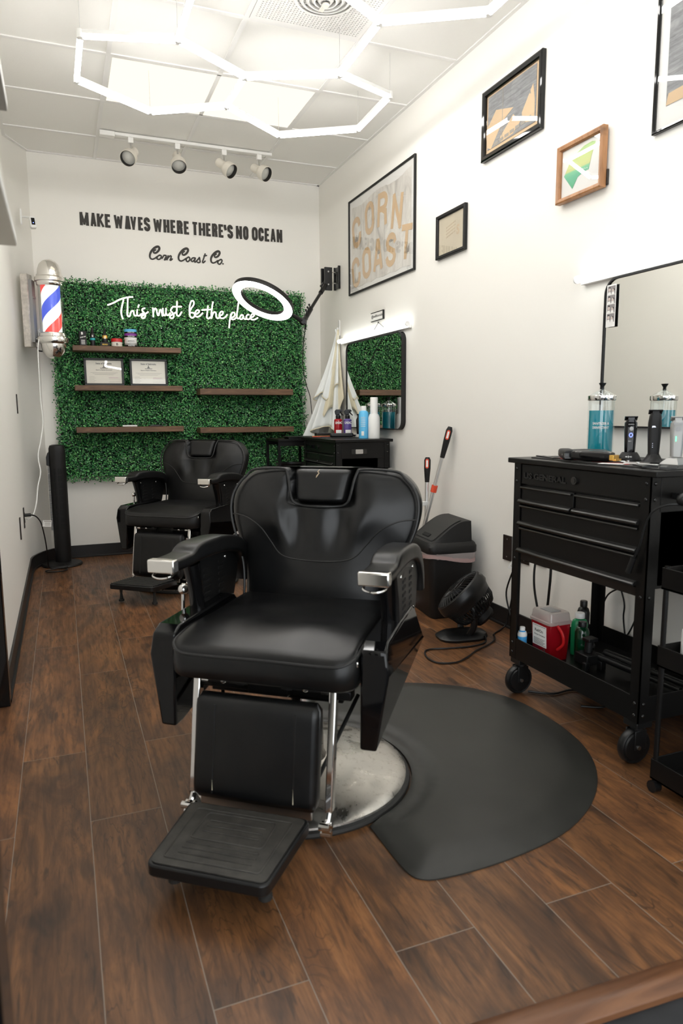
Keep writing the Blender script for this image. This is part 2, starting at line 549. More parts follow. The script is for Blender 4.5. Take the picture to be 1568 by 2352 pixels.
def thing(name, label, cat, loc=(0, 0, 0), rz=0, group=None):
    o = bpy.data.objects.new(name, None)
    o.empty_display_size = .05
    COL.objects.link(o)
    o.location = loc; o.rotation_euler = (0, 0, rz)
    return tag(o, label, cat, group)

def struct(o):
    o['kind'] = 'structure'
    return o

def smooth_path(pts, n=8, closed=False):          # Catmull-Rom
    P = [Vector(p) for p in pts]
    out = []
    N = len(P)
    for i in range(N if closed else N-1):
        a = P[(i-1) % N] if (closed or i) else P[0]
        b, c = P[i % N], P[(i+1) % N]
        d = P[(i+2) % N] if (closed or i < N-2) else P[-1]
        for k in range(n):
            t = k/n
            out.append(.5*((2*b) + (c-a)*t + (2*a-5*b+4*c-d)*t*t + (3*b-a-3*c+d)*t**3))
    if not closed: out.append(P[-1])
    return out

def interp(x, xs, ys):
    if x <= xs[0]: return ys[0]
    for a, b, p, q in zip(xs, xs[1:], ys, ys[1:]):
        if x <= b:
            t = (x-a)/(b-a)
            return p+(q-p)*t
    return ys[-1]

def cinterp(x, xs, ys):                           # smooth version
    return float(np.interp(x, _fine(xs, ys)[0], _fine(xs, ys)[1]))
_fc = {}
def _fine(xs, ys):
    k = (tuple(xs), tuple(ys))
    if k not in _fc:
        p = smooth_path([(a, b, 0) for a, b in zip(xs, ys)], 10)
        _fc[k] = ([q.x for q in p], [q.y for q in p])
    return _fc[k]

def rrect(w, h, r, n=5):                          # rounded rectangle outline, centred
    pts = []
    for cx, cy, a0 in ((w/2-r, h/2-r, 0), (-w/2+r, h/2-r, 90), (-w/2+r, -h/2+r, 180), (w/2-r, -h/2+r, 270)):
        for k in range(n+1):
            a = R(a0+90*k/n)
            pts.append((cx+r*math.cos(a), cy+r*math.sin(a)))
    return pts

# ---------------------------------------------------------------- the room
XR, XL, YB, ZC = 2.168, -.27, 5.93, 3.071
Y0 = -2.6
b = B(); b.box(XL-.6, XR+.1, .93, YB+.1, -.08, 0)
fl = struct(b.out('floor', M['floor']))
b = B(); b.box(-2.5, 4.2, Y0, .932, -.1, -.012)
struct(b.out('floor_entrance', M['carpet']))
b = B()
rm = Matrix.Translation((.95, .943, 0)) @ rotm(R(-3.6)).to_4x4()
prof = [(-.034, -.012), (-.033, .002), (-.020, .011), (.004, .013), (.030, .006), (.036, .0005), (.036, -.012)]
b.prism([rm @ Vector((-1.27, y, z)) for y, z in prof], (0, 0, 0), rm.to_3x3() @ Vector((2.6, 0, 0)))
struct(b.out('trim_1', M['strip'], bevel=.002))
b = B(); b.box(XR, XR+.12, Y0, YB+.12, -.1, ZC+.1); struct(b.out('wall_right', M['wall']))
b = B(); b.box(XL-.12, XR+.12, YB, YB+.12, -.1, ZC+.1); struct(b.out('wall_back', M['wall']))
b = B()
b.prism([(XL, .35, 0), (XL, 1.0, 0), (XL-.12, 1.0, 0), (XL-.12, .35, 0)], (0, 0, -.1), (0, 0, ZC+.1))
b.prism([(XL, 2.97, 0), (XL, 5.66, 0), (-.127, YB, 0), (-.127, YB+.12, 0), (XL-.12, YB+.12, 0), (XL-.12, 2.97, 0)], (0, 0, -.1), (0, 0, ZC+.1))
b.box(XL-.12, XL, 1.0, 2.97, 2.15, ZC+.1)
struct(b.out('wall_left', M['wall']))
b = B(); b.box(XL-.12, XR+.12, Y0, YB+.12, ZC+.006, ZC+.1); struct(b.out('ceiling', M['ceil']))
# ceiling grid: T bars every 0.61 m and the wall angle round the edge
b = B()
for x in (.350, .958, 1.567):
    b.box(x-.012, x+.012, Y0, YB, ZC, ZC+.012)
yy = 5.47
while yy > Y0:
    b.box(XL, XR, yy-.012, yy+.012, ZC-.0005, ZC+.012)
    yy -= .61
b.box(XR-.022, XR, Y0, YB, ZC-.001, ZC+.012); b.box(XL, XR, YB-.022, YB, ZC-.001, ZC+.012); b.box(XL, XL+.022, 2.97, 5.66, ZC-.001, ZC+.012)
b.prism([(XL, 5.655, ZC), (XL+.022, 5.65, ZC), (-.115, YB-.02, ZC), (-.127, YB, ZC)], (0, 0, -.001), (0, 0, .012))
struct(b.out('ceiling_grid', M['white'], smooth=False))
# skirting
b = B(); b.box(XR-.010, XR, .3, YB, 0, .100); b.box(XR-.020, XR, .3, YB, 0, .014); struct(b.out('baseboard_right', M['base'], bevel=.003))
b = B(); b.box(.0, XR-.01, YB-.010, YB, 0, .100); b.box(.0, XR-.02, YB-.02, YB, 0, .014); struct(b.out('baseboard_back', M['base'], bevel=.003))
path = smooth_path([(XL+.004, 2.97, 0), (XL+.004, 4.2, 0), (XL+.004, 5.2, 0), (XL+.008, 5.52, 0), (XL+.045, 5.68, 0), (-.165, 5.80, 0), (-.09, 5.885, 0), (.01, YB-.004, 0)], 6)
b = B()
for off, h in ((.006, .100), (.016, .014)):
    L1, L2 = [], []
    for i, p in enumerate(path):
        q = path[min(i+1, len(path)-1)]-path[max(i-1, 0)]
        nr = Vector((q.y, -q.x, 0)).normalized()
        L1.append(p+nr*off); L2.append(p-nr*.008)
    vs = L1+L2
    n = len(path)
    A = [b.bm.verts.new(v) for v in vs]; C = [b.bm.verts.new(v+Vector((0, 0, h))) for v in vs]
    for i in range(n-1):
        b.bm.faces.new((A[i], A[i+1], C[i+1], C[i])); b.bm.faces.new((C[i], C[i+1], C[n+i+1], C[n+i])); b.bm.faces.new((A[n+i], C[n+i], C[n+i+1], A[n+i+1]))
struct(b.out('baseboard_left', M['base']))
# dark door in the left wall, its black casing beside the wall
b = B()
b.box(XL-.06, XL+.018, 2.93, 2.985, 0, 2.2); b.box(XL-.06, XL+.018, .98, 1.03, 0, 2.2); b.box(XL-.06, XL+.018, .98, 2.985, 2.14, 2.2)
struct(b.out('trim_2', M['gloss'], bevel=.004))
d = struct(B().box(XL-.075, XL-.035, 1.03, 2.93, 0.005, 2.14).out('door_1', M['white'], bevel=.003))
b = B(); b.cyl((XL-.03, 1.14, 1.0), (XL+.02, 1.14, 1.0), .012); b.cyl((XL+.015, 1.12, 1.0), (XL+.015, 1.25, 1.0), .009)
b.out('door_handle', M['brushed'], d)
# dark entrance post at the near left
b = B(); b.box(-.20, -.094, .74, .84, -.012, 1.02); b.box(-.215, -.085, .73, .85, 1.02, 1.04)
tag(b.out('entrance_post', M['gloss'], bevel=.006), 'dark glossy post standing at the lower left edge beside the doorway', 'post')

# ---------------------------------------------------------------- lights on the ceiling
HX = dict(A=(.600, 3.513), B=(.975, 3.753), C=(1.418, 3.553), D=(1.764, 3.686), E=(1.778, 4.16), F=(1.355, 4.421), G=(.962, 4.126),
          H=(.573, 4.353), I=(.175, 4.095), J=(.181, 3.63), K=(1.407, 3.044), L=(1.814, 2.807), P=(1.00, 2.80), Q=(.600, 3.04),
          L3=(1.814, 2.34), T=(1.41, 2.10), U=(1.00, 2.34), V=(.60, 2.10), X=(.20, 2.34), Y=(.20, 2.80), Z=(1.41, 1.63), a=(1.0, 1.40), b=(.60, 1.63))
hexs = thing('hexagon_light_grid', 'white glowing honeycomb of led tubes hung below the ceiling', 'ceiling light', (1.0, 3.4, 2.85))
EDGES = 'JA AB BG GH HI IJ BC CD DE EF FG CK KL AQ QP KP L:L3 L3:T T:U U:P U:V V:X X:Y Y:Q T:Z Z:a a:b b:V'.split()
for e in EDGES:
    p, q = e.split(':') if ':' in e else (e[0], e[1])
    p, q = Vector((*HX[p], 2.85)), Vector((*HX[q], 2.85))
    dd = (q-p).normalized()
    side = Vector((-dd.y, dd.x, 0))
    b = B(); b.prism([p+dd*.012+side*(.0135*math.cos(R(a)))+Vector((0, 0, .0135*math.sin(R(a)))) for a in range(-199, 20, 18)], (0, 0, 0), q-p-dd*.024)
    o = b.out('led_tube', M['hexl'], hexs)
    b = B()
    w = Vector((-dd.y, dd.x, 0))
    b.prism([p+dd*.012+w*a_+Vector((0, 0, c_)) for a_, c_ in ((-.0128, .0058), (-.0132, .014), (-.010, .025), (.010, .025), (.0132, .014), (.0128, .0058))], (0, 0, 0), q-p-dd*.024)
    b.out('tube_holder', M['matte_white'], o)
for k, p in HX.items():
    B().cyl((*p, 2.838), (*p, 2.875), .016, n=12).out('joint', M['matte_white'], hexs)
for k in 'AJCDHFLQEX':
    B().cyl((*HX[k], 2.87), (*HX[k], ZC), .0012, n=5).out('wire', M['alu'], hexs)

t = thing('ceiling_panel_light', 'large warm glowing rectangular light panel set in the ceiling tiles', 'ceiling light', (.958, 4.555, ZC))
B().box(.372, 1.545, 4.272, 4.838, ZC+.0035, ZC+.0055).out('diffuser', M['panel'], t)
b = B()
for x0, x1, y0, y1 in ((.362, .372, 4.262, 4.848), (1.545, 1.555, 4.262, 4.848), (.372, 1.545, 4.262, 4.272), (.372, 1.545, 4.838, 4.848)):
    b.box(x0, x1, y0, y1, ZC, ZC+.006)
b.out('frame', M['white'], t)

t = thing('air_diffuser', 'white perforated ceiling vent panel with a round stepped centre', 'ceiling vent', (1.262, 3.335, ZC))
b = B()
x0, x1, y0, y1 = .972, 1.553, 3.045, 3.626
b.box(x0, x1, y0, y1, ZC+.004, ZC+.006)
b.out('backing', M['blkm'], t)
b = B()
n = 34
for k in range(n+1):
    x = x0+.02+(x1-x0-.04)*k/n
    b.box(x-.004, x+.004, y0+.01, y1-.01, ZC-.001, ZC+.004)
    y = y0+.02+(y1-y0-.04)*k/n
    b.box(x0+.01, x1-.01, y-.0045, y+.0045, ZC-.0012, ZC+.004)
for a in ((x0, x0+.016, y0, y1), (x1-.016, x1, y0, y1), (x0+.016, x1-.016, y0, y0+.016), (x0+.016, x1-.016, y1-.016, y1)):
    b.box(*a, ZC-.0015, ZC+.004)
b.lathe([(0, ZC+.003), (.150, ZC+.003), (.150, ZC-.001), (0, ZC-.001)], (1.262, 3.335, 0), 40)
b.out('perforated_panel', M['white'], t, smooth=False)
for k, (r, h) in enumerate(((.150, .002), (.122, .007), (.094, .011), (.066, .014), (.040, .016))):
    b = B(); b.lathe([(r, ZC-.002), (r*.99, ZC-.008-h*.3), (r-.012, ZC-.010-h), (r-.018, ZC-.009-h), (r-.012, ZC-.004)], (1.262, 3.335, 0), 40, loop=True)
    b.out('diffuser_ring', M['white'], t)
b = B(); b.ball((1.262, 3.335, ZC-.035), .018, sz=.6); b.box(1.25, 1.272, 3.33, 3.40, ZC-.032, ZC-.028); b.out('adjusting_knob', M['cream'], t)

TY = 5.335
t = thing('track_rail', 'white track rail on the ceiling carrying four spotlights', 'lighting track', (.97, TY, ZC))
B().box(.44, 1.575, TY-.017, TY+.017, ZC-.022, ZC-.0015).out('rail', M['white'], t, bevel=.003)
B().box(.355, .455, TY-.026, TY+.026, ZC-.034, ZC-.0015).out('feed_box', M['white'], t, bevel=.004)
SPL = ('leftmost of the four white track spotlights, turned toward the left wall', 'second white track spotlight from the left, facing straight ahead', 'third white track spotlight from the left, tilted toward the right wall', 'rightmost of the four white track spotlights, nearest the right wall')
for k, (x, d) in enumerate(((.560, (-.42, -.74, -.62)), (.880, (-.02, -.66, -.75)), (1.215, (.55, -.62, -.60)), (1.478, (.52, -.72, -.50)))):
    d = Vector(d).normalized()
    t = thing('track_spotlight', SPL[k], 'spotlight', (x, TY, ZC-.022), group='track spotlights')
    B().box(x-.018, x+.018, TY-.018, TY+.018, ZC-.060, ZC-.0225).out('adapter', M['white'], t, bevel=.003)
    B().cyl((x, TY, ZC-.060), (x, TY-.003, ZC-.108), .0055, n=10).out('stem', M['brushed'], t)
    piv = Vector((x, TY-.003, ZC-.112))
    rt_ = d.to_track_quat('Z', 'Y').to_matrix().to_4x4()
    side = d.orthogonal().normalized()
    c = piv - Vector((0, 0, .022)) - d*.025
    mm = Matrix.Translation(c) @ rt_
    b = B(); b.lathe([(.0, -.046), (.026, -.045), (.031, -.038), (.031, .020), (.036, .032), (.050, .048), (.054, .060), (.054, .105), (.0515, .105), (.0505, .058)], n=28, m=mm)
    can = b.out('lamp_shade', M['cream'], t)
    b = B(); b.lathe([(.0510, .105), (.0500, .104), (.046, .066), (.047, .066), (.0512, .104)], n=28, m=mm, loop=True)
    b.out('baffle', M['baffle'], t)
    b = B(); b.lathe([(.0, .092), (.016, .090), (.034, .085), (.0475, .078), (.0475, .070), (.0, .070)], n=28, m=mm)
    b.out('bulb', M['bulb'], t)

# ---------------------------------------------------------------- back wall: painted words
NEON= [[[(381,1979),(398,1984),(434,2001),(474,2024),(510,2037),(542,2045),(574,2048)],[(502,2025),(495,2000),(485,1964),(480,1932),(482,1905),(491,1877)],[(534,2036),(530,1986),(526,1934),(525,1910),(533,1899),(543,1905),(552,1932),(565,1944),(573,1937),(575,1917),(583,1907),(595,1909)],[(602,1956),(598,1930),(600,1912),(613,1908),(627,1919),(648,1930)],[(615,1992),(608,1970)],[(661,1967),(645,1964),(638,1952),(646,1938),(658,1924),(659,1906),(648,1892),(634,1893),(631,1903),(647,1916),(668,1929),(684,1942)]],[[(719,1974),(721,1943),(721,1903)],[(722,1935),(730,1960),(740,1970),(748,1959),(751,1937),(756,1919),(764,1921),(770,1946),(776,1960),(784,1958),(788,1938),(793,1912)],[(797,1975),(797,1947),(799,1927),(809,1919),(818,1932),(822,1976)],[(820,1940),(826,1924),(838,1924),(855,1941)],[(871,1983),(858,1962),(868,1946),(880,1930),(877,1908),(864,1899),(850,1905),(852,1917),(871,1930),(897,1947)],[(910,2032),(907,1985),(903,1944),(906,1925),(917,1920),(929,1928),(943,1954)],[(872,1989),(946,1993)]],[[(1007,1932),(1005,1969),(1010,2006),(1020,2035),(1033,2044),(1043,2034),(1040,2011),(1022,1986),(1008,1961),(1006,1936),(1013,1916),(1028,1910),(1043,1923),(1045,1942),(1033,1950),(1020,1950),(1006,1947)],[(1048,1938),(1067,1945),(1082,1958),(1081,1970),(1066,1972),(1053,1957),(1050,1934),(1060,1920),(1079,1923),(1101,1940),(1112,1953)]],[[(1156,2011),(1152,1980),(1146,1942),(1145,1917),(1157,1909),(1171,1922)],[(1104,1975),(1188,1983)],[(1198,2044),(1191,2015),(1182,1956),(1179,1910)],[(1184,1923),(1195,1953),(1209,1964),(1219,1954),(1220,1929),(1229,1915),(1242,1919),(1251,1930)],[(1246,1934),(1269,1946),(1278,1963),(1267,1971),(1252,1959),(1246,1934),(1259,1918),(1281,1919),(1299,1932),(1312,1950)]],[[(1343,1955),(1335,1921),(1330,1896),(1324,1841)],[(1340,1934),(1350,1960),(1365,1967),(1376,1957),(1369,1937),(1351,1926),(1342,1921),(1355,1911),(1373,1916),(1389,1932)],[(1408,2049),(1399,1996),(1391,1949),(1391,1928),(1404,1920),(1417,1929)],[(1446,1945),(1431,1951),(1417,1933),(1419,1918),(1435,1919),(1446,1939),(1448,1926),(1461,1918),(1473,1927)],[(1496,1954),(1482,1955),(1471,1940),(1473,1923),(1488,1917),(1506,1931)],[(1502,1933),(1524,1938),(1538,1953),(1532,1964),(1516,1957),(1506,1933),(1515,1918),(1537,1917),(1556,1926),(1569,1935)]]]
CORN= [[(777,2442),(764,2433),(761,2420),(774,2417),(792,2429),(806,2451),(802,2466),(787,2466),(762,2450),(740,2423),(730,2396),(733,2376),(748,2368),(768,2376),(786,2390)],[(808,2404),(790,2392),(785,2375),(798,2370),(813,2379),(819,2397),(808,2404)],[(824,2380),(840,2403),(845,2405),(858,2402),(848,2380),(843,2369),(855,2376),(868,2392)],[(873,2403),(863,2372)],[(868,2383),(886,2402),(897,2402),(894,2385),(887,2372),(894,2371),(905,2381)],[(1004,2446),(990,2436),(987,2423),(1000,2419),(1019,2432),(1033,2454),(1029,2469),(1013,2469),(988,2453),(965,2425),(955,2399),(959,2378),(974,2370),(994,2378),(1013,2392)],[(1037,2406),(1019,2394),(1016,2377),(1027,2369),(1043,2381),(1045,2398),(1037,2406)],[(1086,2403),(1068,2400),(1056,2384),(1062,2373),(1076,2379),(1090,2401),(1083,2377),(1087,2369),(1099,2378)],[(1096,2376),(1115,2397),(1124,2408),(1126,2389),(1128,2374),(1114,2367),(1105,2371)],[(1171,2440),(1158,2404),(1148,2377),(1153,2369),(1169,2383)],[(1161,2422),(1182,2428)],[(1263,2445),(1250,2436),(1248,2423),(1260,2420),(1278,2431),(1291,2453),(1287,2467),(1272,2467),(1249,2452),(1226,2426),(1217,2401),(1221,2380),(1235,2373),(1255,2381),(1272,2394)],[(1300,2406),(1279,2393),(1274,2375),(1288,2367),(1304,2382),(1309,2400),(1300,2406)],[(1315,2372),(1318,2372)]]
LET= [('M',219,285),('A',295,341),('K',344,398),('E',402,446),('W',468,538),('A',550,594),('V',591,639),('E',650,690),('S',694,743),('W',766,836),('H',845,893),('E',900,943),('R',951,997),('E',1006,1050),('T',1073,1117),('H',1125,1179),('E',1184,1226),('R',1233,1279),('E',1287,1330),("'",1336,1351),('S',1360,1408),('N',1432,1484),('O',1492,1539),('O',1567,1618),('C',1623,1670),('E',1677,1720),('A',1726,1775),('N',1782,1832)]
def letter(ch):                                   # strokes on a unit-wide, unit-tall cell
    s, m = 0.0, 1.0
    arc = lambda cx, cy, rx, ry, a0, a1, n=8: [(cx+rx*math.cos(R(a0+(a1-a0)*k/n)), cy+ry*math.sin(R(a0+(a1-a0)*k/n))) for k in range(n+1)]
    O = arc(.5, .72, .5, .28, 0, 180)+arc(.5, .28, .5, .28, 180, 360)+[(1, .72)]
    return {
        'M': [[(0, 0), (.02, 1)], [(.04, 1), (.5, .08)], [(.5, .08), (.96, 1)], [(.98, 1), (1, 0)]],
        'A': [[(0, 0), (.42, 1)], [(.58, 1), (1, 0)], [(.42, 1), (.58, 1)], [(.2, .22), (.8, .22)]],
        'K': [[(0, 0), (0, 1)], [(.95, 1), (.1, .42)], [(.35, .55), (1, 0)]],
        'E': [[(0, 0), (0, 1)], [(0, 1), (.95, 1)], [(0, .5), (.8, .5)], [(0, 0), (1, 0)]],
        'W': [[(0, 1), (.22, 0)], [(.22, 0), (.5, .9)], [(.5, .9), (.78, 0)], [(.78, 0), (1, 1)]],
        'V': [[(0, 1), (.5, 0)], [(.5, 0), (1, 1)]],
        'S': [arc(.5, .76, .5, .24, 15, 180)+[(.1, .6), (.9, .40)]+arc(.5, .24, .5, .24, 0, -165)],
        'H': [[(0, 0), (0, 1)], [(1, 0), (1, 1)], [(0, .48), (1, .48)]],
        'R': [[(0, 0), (0, 1)], [(0, 1), (.5, 1)]+arc(.5, .76, .5, .24, 90, -90)+[(0, .52)], [(.5, .5), (.92, .38), (1, 0)]],
        'T': [[(0, 1), (1, 1)], [(.5, 1), (.5, 0)]],
        "'": [[(.9, 1), (.7, .82), (.2, .68)]],
        'N': [[(0, 0), (0, 1)], [(0, 1), (1, 0)], [(1, 0), (1, 1)]],
        'O': [O],
        'C': [arc(.5, .72, .5, .28, 0, 180)+arc(.5, .28, .5, .28, 180, 360)],
    }[ch]
YT0 = YB-.003; YT = YB-.002; _q = 0
t = thing('wall_lettering', 'black hand painted capitals MAKE WAVES WHERE THERE\'S NO OCEAN on the back wall', 'lettering', (1.03, YB, 2.578))
b = B(); last = None
for ch, x0, x1 in LET:
    if last and x0-last > 34 and ch != "'":
        b.out('word', M['ink'], t, smooth=False); b = B()
    last = x1
    x0, x1 = x0/1000, x1/1000
    z0, z1 = 2.578, 2.680+.007*(x0-.2)/1.6
    w = .0215
    for st in letter(ch):
        pts = [(x0+w/2+(x1-x0-w)*a, z0+w/2+(z1-z0-w)*c) for a, c in st]
        P = [Vector((p[0], p[1])) for p in pts]
        for p, q in zip(P, P[1:]):
            dv = (q-p).normalized(); nr = Vector((-dv.y, dv.x))*w/2*(.78 if min(abs(dv.x), abs(dv.y)) > .12 and len(st) == 2 else .9 if abs(dv.y) < .1 else 1); ex = dv*w*.36
            _q = (_q+1) % 24; YT = YT0-.00004*_q
            b.faces([(v.x, YT, v.y) for v in (p-ex+nr, p-ex-nr, q+ex-nr, q+ex+nr)], [(0, 1, 2, 3)])
b.out('word', M['ink'], t, smooth=False)
t = thing('wall_lettering', 'black painted script words Corn Coast Co. below the capitals', 'lettering', (1.02, YB, 2.35))
b = B()
for i_, st in enumerate(CORN):
    if i_ in (5, 11):
        b.out('word', M['ink'], t, smooth=False); b = B()
    p3 = smooth_path([(x/1000, z/1000, 0) for x, z in st], 5) if len(st) > 2 else [Vector((x/1000, z/1000, 0)) for x, z in st]
    n = len(p3)
    big = len(st) == 15
    ws = [(.0115 + (.007*math.sin(PI*min(1, i/(n*.95)))**2 if big else .0)) for i in range(n)]
    b.ribbon([(p.x, p.y) for p in p3], ws, (1, 0, 0), (0, 0, 1), (0, YT, 0))
b.out('word', M['ink'], t, smooth=False)

# ---------------------------------------------------------------- boxwood hedge on the back wall
t = thing('hedge_panel', 'green artificial boxwood hedge covering most of the back wall', 'plant wall', (.98, YB, .62))
GX0, GX1, GZ0, GZ1 = -.03, 2.0, .625, 2.165
B().box(GX0+.02, GX1-.02, YB-.035, YB-.001, GZ0+.03, GZ1-.02).out('backing', M['hedge'], t)
rng = np.random.default_rng(3)
NL = 60000
cx = rng.uniform(GX0, GX1, NL); cz = rng.uniform(GZ0, GZ1, NL)
lump = .014*np.sin(cx*23+np.sin(cz*17)*1.3)*np.sin(cz*21+1.1*np.sin(cx*19)) + .008*np.sin(cx*61+2)*np.sin(cz*53)
cy = YB-.048-np.maximum(0, lump)-rng.uniform(0, .032, NL)
ex = rng.normal(0, .010, NL); ez = rng.normal(0, .010, NL)
cx = np.where((cx < GX0+.03) | (cx > GX1-.03), cx+ex, cx); cz = np.where((cz < GZ0+.03) | (cz > GZ1-.03), cz+ez, cz)
ln = rng.uniform(.0058, .0096, NL); wd = ln*rng.uniform(.55, .75, NL)
nx = rng.normal(0, .55, NL); nz = rng.normal(.35, .5, NL); ny = -np.ones(NL)
nn = np.stack([nx, ny, nz], 1); nn /= np.linalg.norm(nn, axis=1)[:, None]
ax = rng.normal(0, 1, (NL, 3)); ax -= nn*(ax*nn).sum(1)[:, None]; ax /= np.linalg.norm(ax, axis=1)[:, None]
bx = np.cross(nn, ax)
c0 = np.stack([cx, cy, cz], 1)
fold = .28
def pt(a, bb, h): return c0 + ax*(ln*a)[:, None] + bx*(wd*bb)[:, None] + nn*(wd*h)[:, None]
V = np.stack([pt(-1, 0, 0), pt(-.15, .95, fold), pt(1, 0, -.1), pt(-.15, -.95, fold), pt(.55, .62, fold*.5), pt(.55, -.62, fold*.5)], 1).reshape(-1, 3)
V -= np.array(t.location)
base = np.arange(NL)*6
F = np.stack([base, base+1, base+4, base+2, base, base+2, base+5, base+3], 1).reshape(-1, 4)
me = bpy.data.meshes.new('foliage')
me.vertices.add(len(V)); me.vertices.foreach_set('co', V.ravel())
me.loops.add(F.size); me.loops.foreach_set('vertex_index', F.ravel())
me.polygons.add(len(F)); me.polygons.foreach_set('loop_start', np.arange(len(F))*4)
me.update(calc_edges=True); me.validate()
me.materials.append(M['leaf'])
fo = bpy.data.objects.new('foliage', me); COL.objects.link(fo); fo.parent = t; fo['kind'] = 'stuff'

# ---------------------------------------------------------------- neon sign
t = thing('neon_sign', 'warm glowing script neon reading This must be the place on the hedge', 'neon sign', (.9, 5.80, 1.95))
for word in NEON:
    b = B(); br = B()
    for st in word:
        p3 = smooth_path([(x/1000, 5.80, z/1000) for x, z in st], 5) if len(st) > 2 else [Vector((x/1000, 5.80, z/1000)) for x, z in st]
        b.sweep(p3, .0052, 8)
        br.sweep([p+Vector((0, .010, 0)) for p in p3], .0045, 6)
    w = b.out('neon_tube', M['neon'], t)
    br.out('tube_backing', M['matte_white'], w)
b = B()
for x, z in ((.58, 2.03), (.78, 1.82), (1.05, 1.85), (1.25, 1.87), (1.4, 1.72)):
    b.cyl((x, 5.80, z), (x, 5.87, z), .003, n=6)
b.out('standoff', M['alu'], t)

# ---------------------------------------------------------------- floating shelves
def shelf(x0, x1, z0, z1, label):
    t = thing('floating_shelf', label, 'shelf', ((x0+x1)/2, YB-.06, z0), group='floating wall shelves')
    B().box(x0, x1, 5.70, YB-.055, z0, z1).out('board', M['shelf'], t, bevel=.002)
    b = B()
    for x in (x0+.15, x1-.15): b.box(x-.02, x+.02, YB-.055, YB-.04, z0+.008, z1-.008)
    b.out('bracket', M['blk'], t)
shelf(.110, .912, 1.622, 1.661, 'brown wooden shelf holding grooming products, highest of the left three')
shelf(.110, .912, 1.326, 1.366, 'brown wooden shelf holding two framed certificates')
shelf(.104, .910, 1.006, 1.048, 'lowest brown wooden shelf of the left three, with a white remote on it')
shelf(1.050, 1.834, 1.298, 1.347, 'upper brown wooden shelf of the right two, a dark phone on it')
shelf(1.042, 1.836, .990, 1.034, 'lower empty brown wooden shelf of the right two, behind the cart')

def cert(x0, x1, z0, label, lean):
    t = thing('certificate_frame', label, 'framed certificate', ((x0+x1)/2, 5.80, z0), group='framed certificates on the second shelf')
    h = .212; tilt = Matrix.Translation((0, 5.795, z0)) @ rotm(x=R(-lean)).to_4x4()
    f = lambda x, y, z: tilt @ Vector((x, y, z))
    b = B()
    bd = .017
    for a, c, p, q in ((x0, x1, 0, bd), (x0, x1, h-bd, h), (x0, x0+bd, bd, h-bd), (x1-bd, x1, bd, h-bd)):
        b.box(a, c, -.010, .012, p, q, tilt)
    b.out('frame', M['blk'], t, bevel=.002)
    B().box(x0+bd, x1-bd, .000, .004, bd, h-bd, tilt).out('certificate', M['paper'], t)
    b = B()
    cx = (x0+x1)/2
    R3 = tilt.to_3x3() @ Vector((1, 0, 0)); U3 = tilt.to_3x3() @ Vector((0, 0, 1))
    b.text('State of Nebraska', f(cx, -.0008, h-bd-.030), R3, U3, width=.118, height=.014, bold=.02, align='C')
    b.text('Board of Barber Examiners', f(cx, -.0008, h-.094), R3, U3, width=.118, height=.0075, bold=.02, align='C')
    for k in range(6): b.box(cx-.012+.001*k, cx+.012-.001*k, -.0009, -.0006, h-.072+k*.001, h-.071+k*.001, tilt)
    b.box(cx-.003, cx+.003, -.0009, -.0006, h-.066, h-.056, tilt); b.box(cx-.0015, cx+.0015, -.0009, -.0006, h-.056, h-.046, tilt)
    b.box(cx-.028, cx+.028, -.0009, -.0006, h-.079, h-.075, tilt)
    b.out('heading', M['ink'], t, smooth=False)
    b = B()
    for k in range(3): b.box(cx-.10+k*.015, cx+.10-k*.015, -.0009, -.0006, h-.112-.008*k, h-.1105-.008*k, tilt)
    for k in range(5):
        z = .068-k*.010
        b.box(x0+.035, x0+.075+.01*(k % 2), -.0009, -.0006, z, z+.0013, tilt)
        if k != 2: b.box(cx+.03, x1-.03, -.0009, -.0006, z-.006, z-.0052, tilt)
    b.out('fine_print', M['fine'], t, smooth=False)
    B().box(cx+.032, x1-.045, -.0009, -.0006, .058, .066, tilt).out('seal', M['pink'], t)
    b = B(); b.faces([f(x0+bd, -.003, bd), f(x1-bd, -.003, bd), f(x1-bd, -.003, h-bd), f(x0+bd, -.003, h-bd)], [(0, 1, 2, 3)])
    b.out('glass', M['pane'], t)
cert(.184, .478, 1.3665, 'black framed certificate crossed by a bright reflection, left of two on the second shelf', 7)
cert(.522, .812, 1.3665, 'black framed certificate without glare, right of two on the second shelf', 4.2)

def bottle(name, label, cat, x, y, z, prof, mat, parts=(), n=20, group=None, rz=0):
    t = thing(name, label, cat, (x, y, z), rz, group)
    B().lathe(prof, n=n).out('body', mat, t, local=True)
    for pn, pp, pmat in parts:
        B().lathe(pp, n=n).out(pn, pmat, t, local=True)
    return t
GP = 'grooming products on the top shelf'
SZ = 1.661; SY = 5.76
t = thing('product_box', 'tall black product box at the left end of the top shelf', 'box', (.185, SY, SZ), R(8), GP)
B().box(-.026, .026, -.022, .022, 0, .108).out('carton', M['blkm'], t, True, bevel=.001)
b = B(); b.text('B', (-.012, -.0226, .082), (1, 0, 0), (0, 0, 1), height=.020, bold=.06); b.text('POWDER WAVE', (-.02, -.0226, .055), (1, 0, .25), (0, 0, 1), width=.042, height=.009, bold=.04)
for k in range(4): b.box(-.014, .014, -.0228, -.0224, .012+.009*k, .016+.009*k)
b.out('print', M['whitepaper'], t, True, smooth=False)
def front_text(t, s, z, w, h, r, mat, nm='print', bold=.03):
    b = B(); b.text(s, (0, -r-.0008, z), (1, 0, 0), (0, 0, 1), width=w, height=h, bold=bold, align='C')
    return b.out(nm, mat, t, True, smooth=False)
t = bottle('spray_bottle', 'slim black bottle with a teal band, second item on the top shelf', 'bottle', .258, SY, SZ, [(.017, 0), (.018, .004), (.018, .088), (.015, .096), (.009, .100), (.009, .104)], M['blk'], [('cap', [(.010, .102), (.010, .136), (.009, .140)], M['blkm']), ('label', [(.0183, .045), (.0183, .060)], M['teal'])], group=GP)
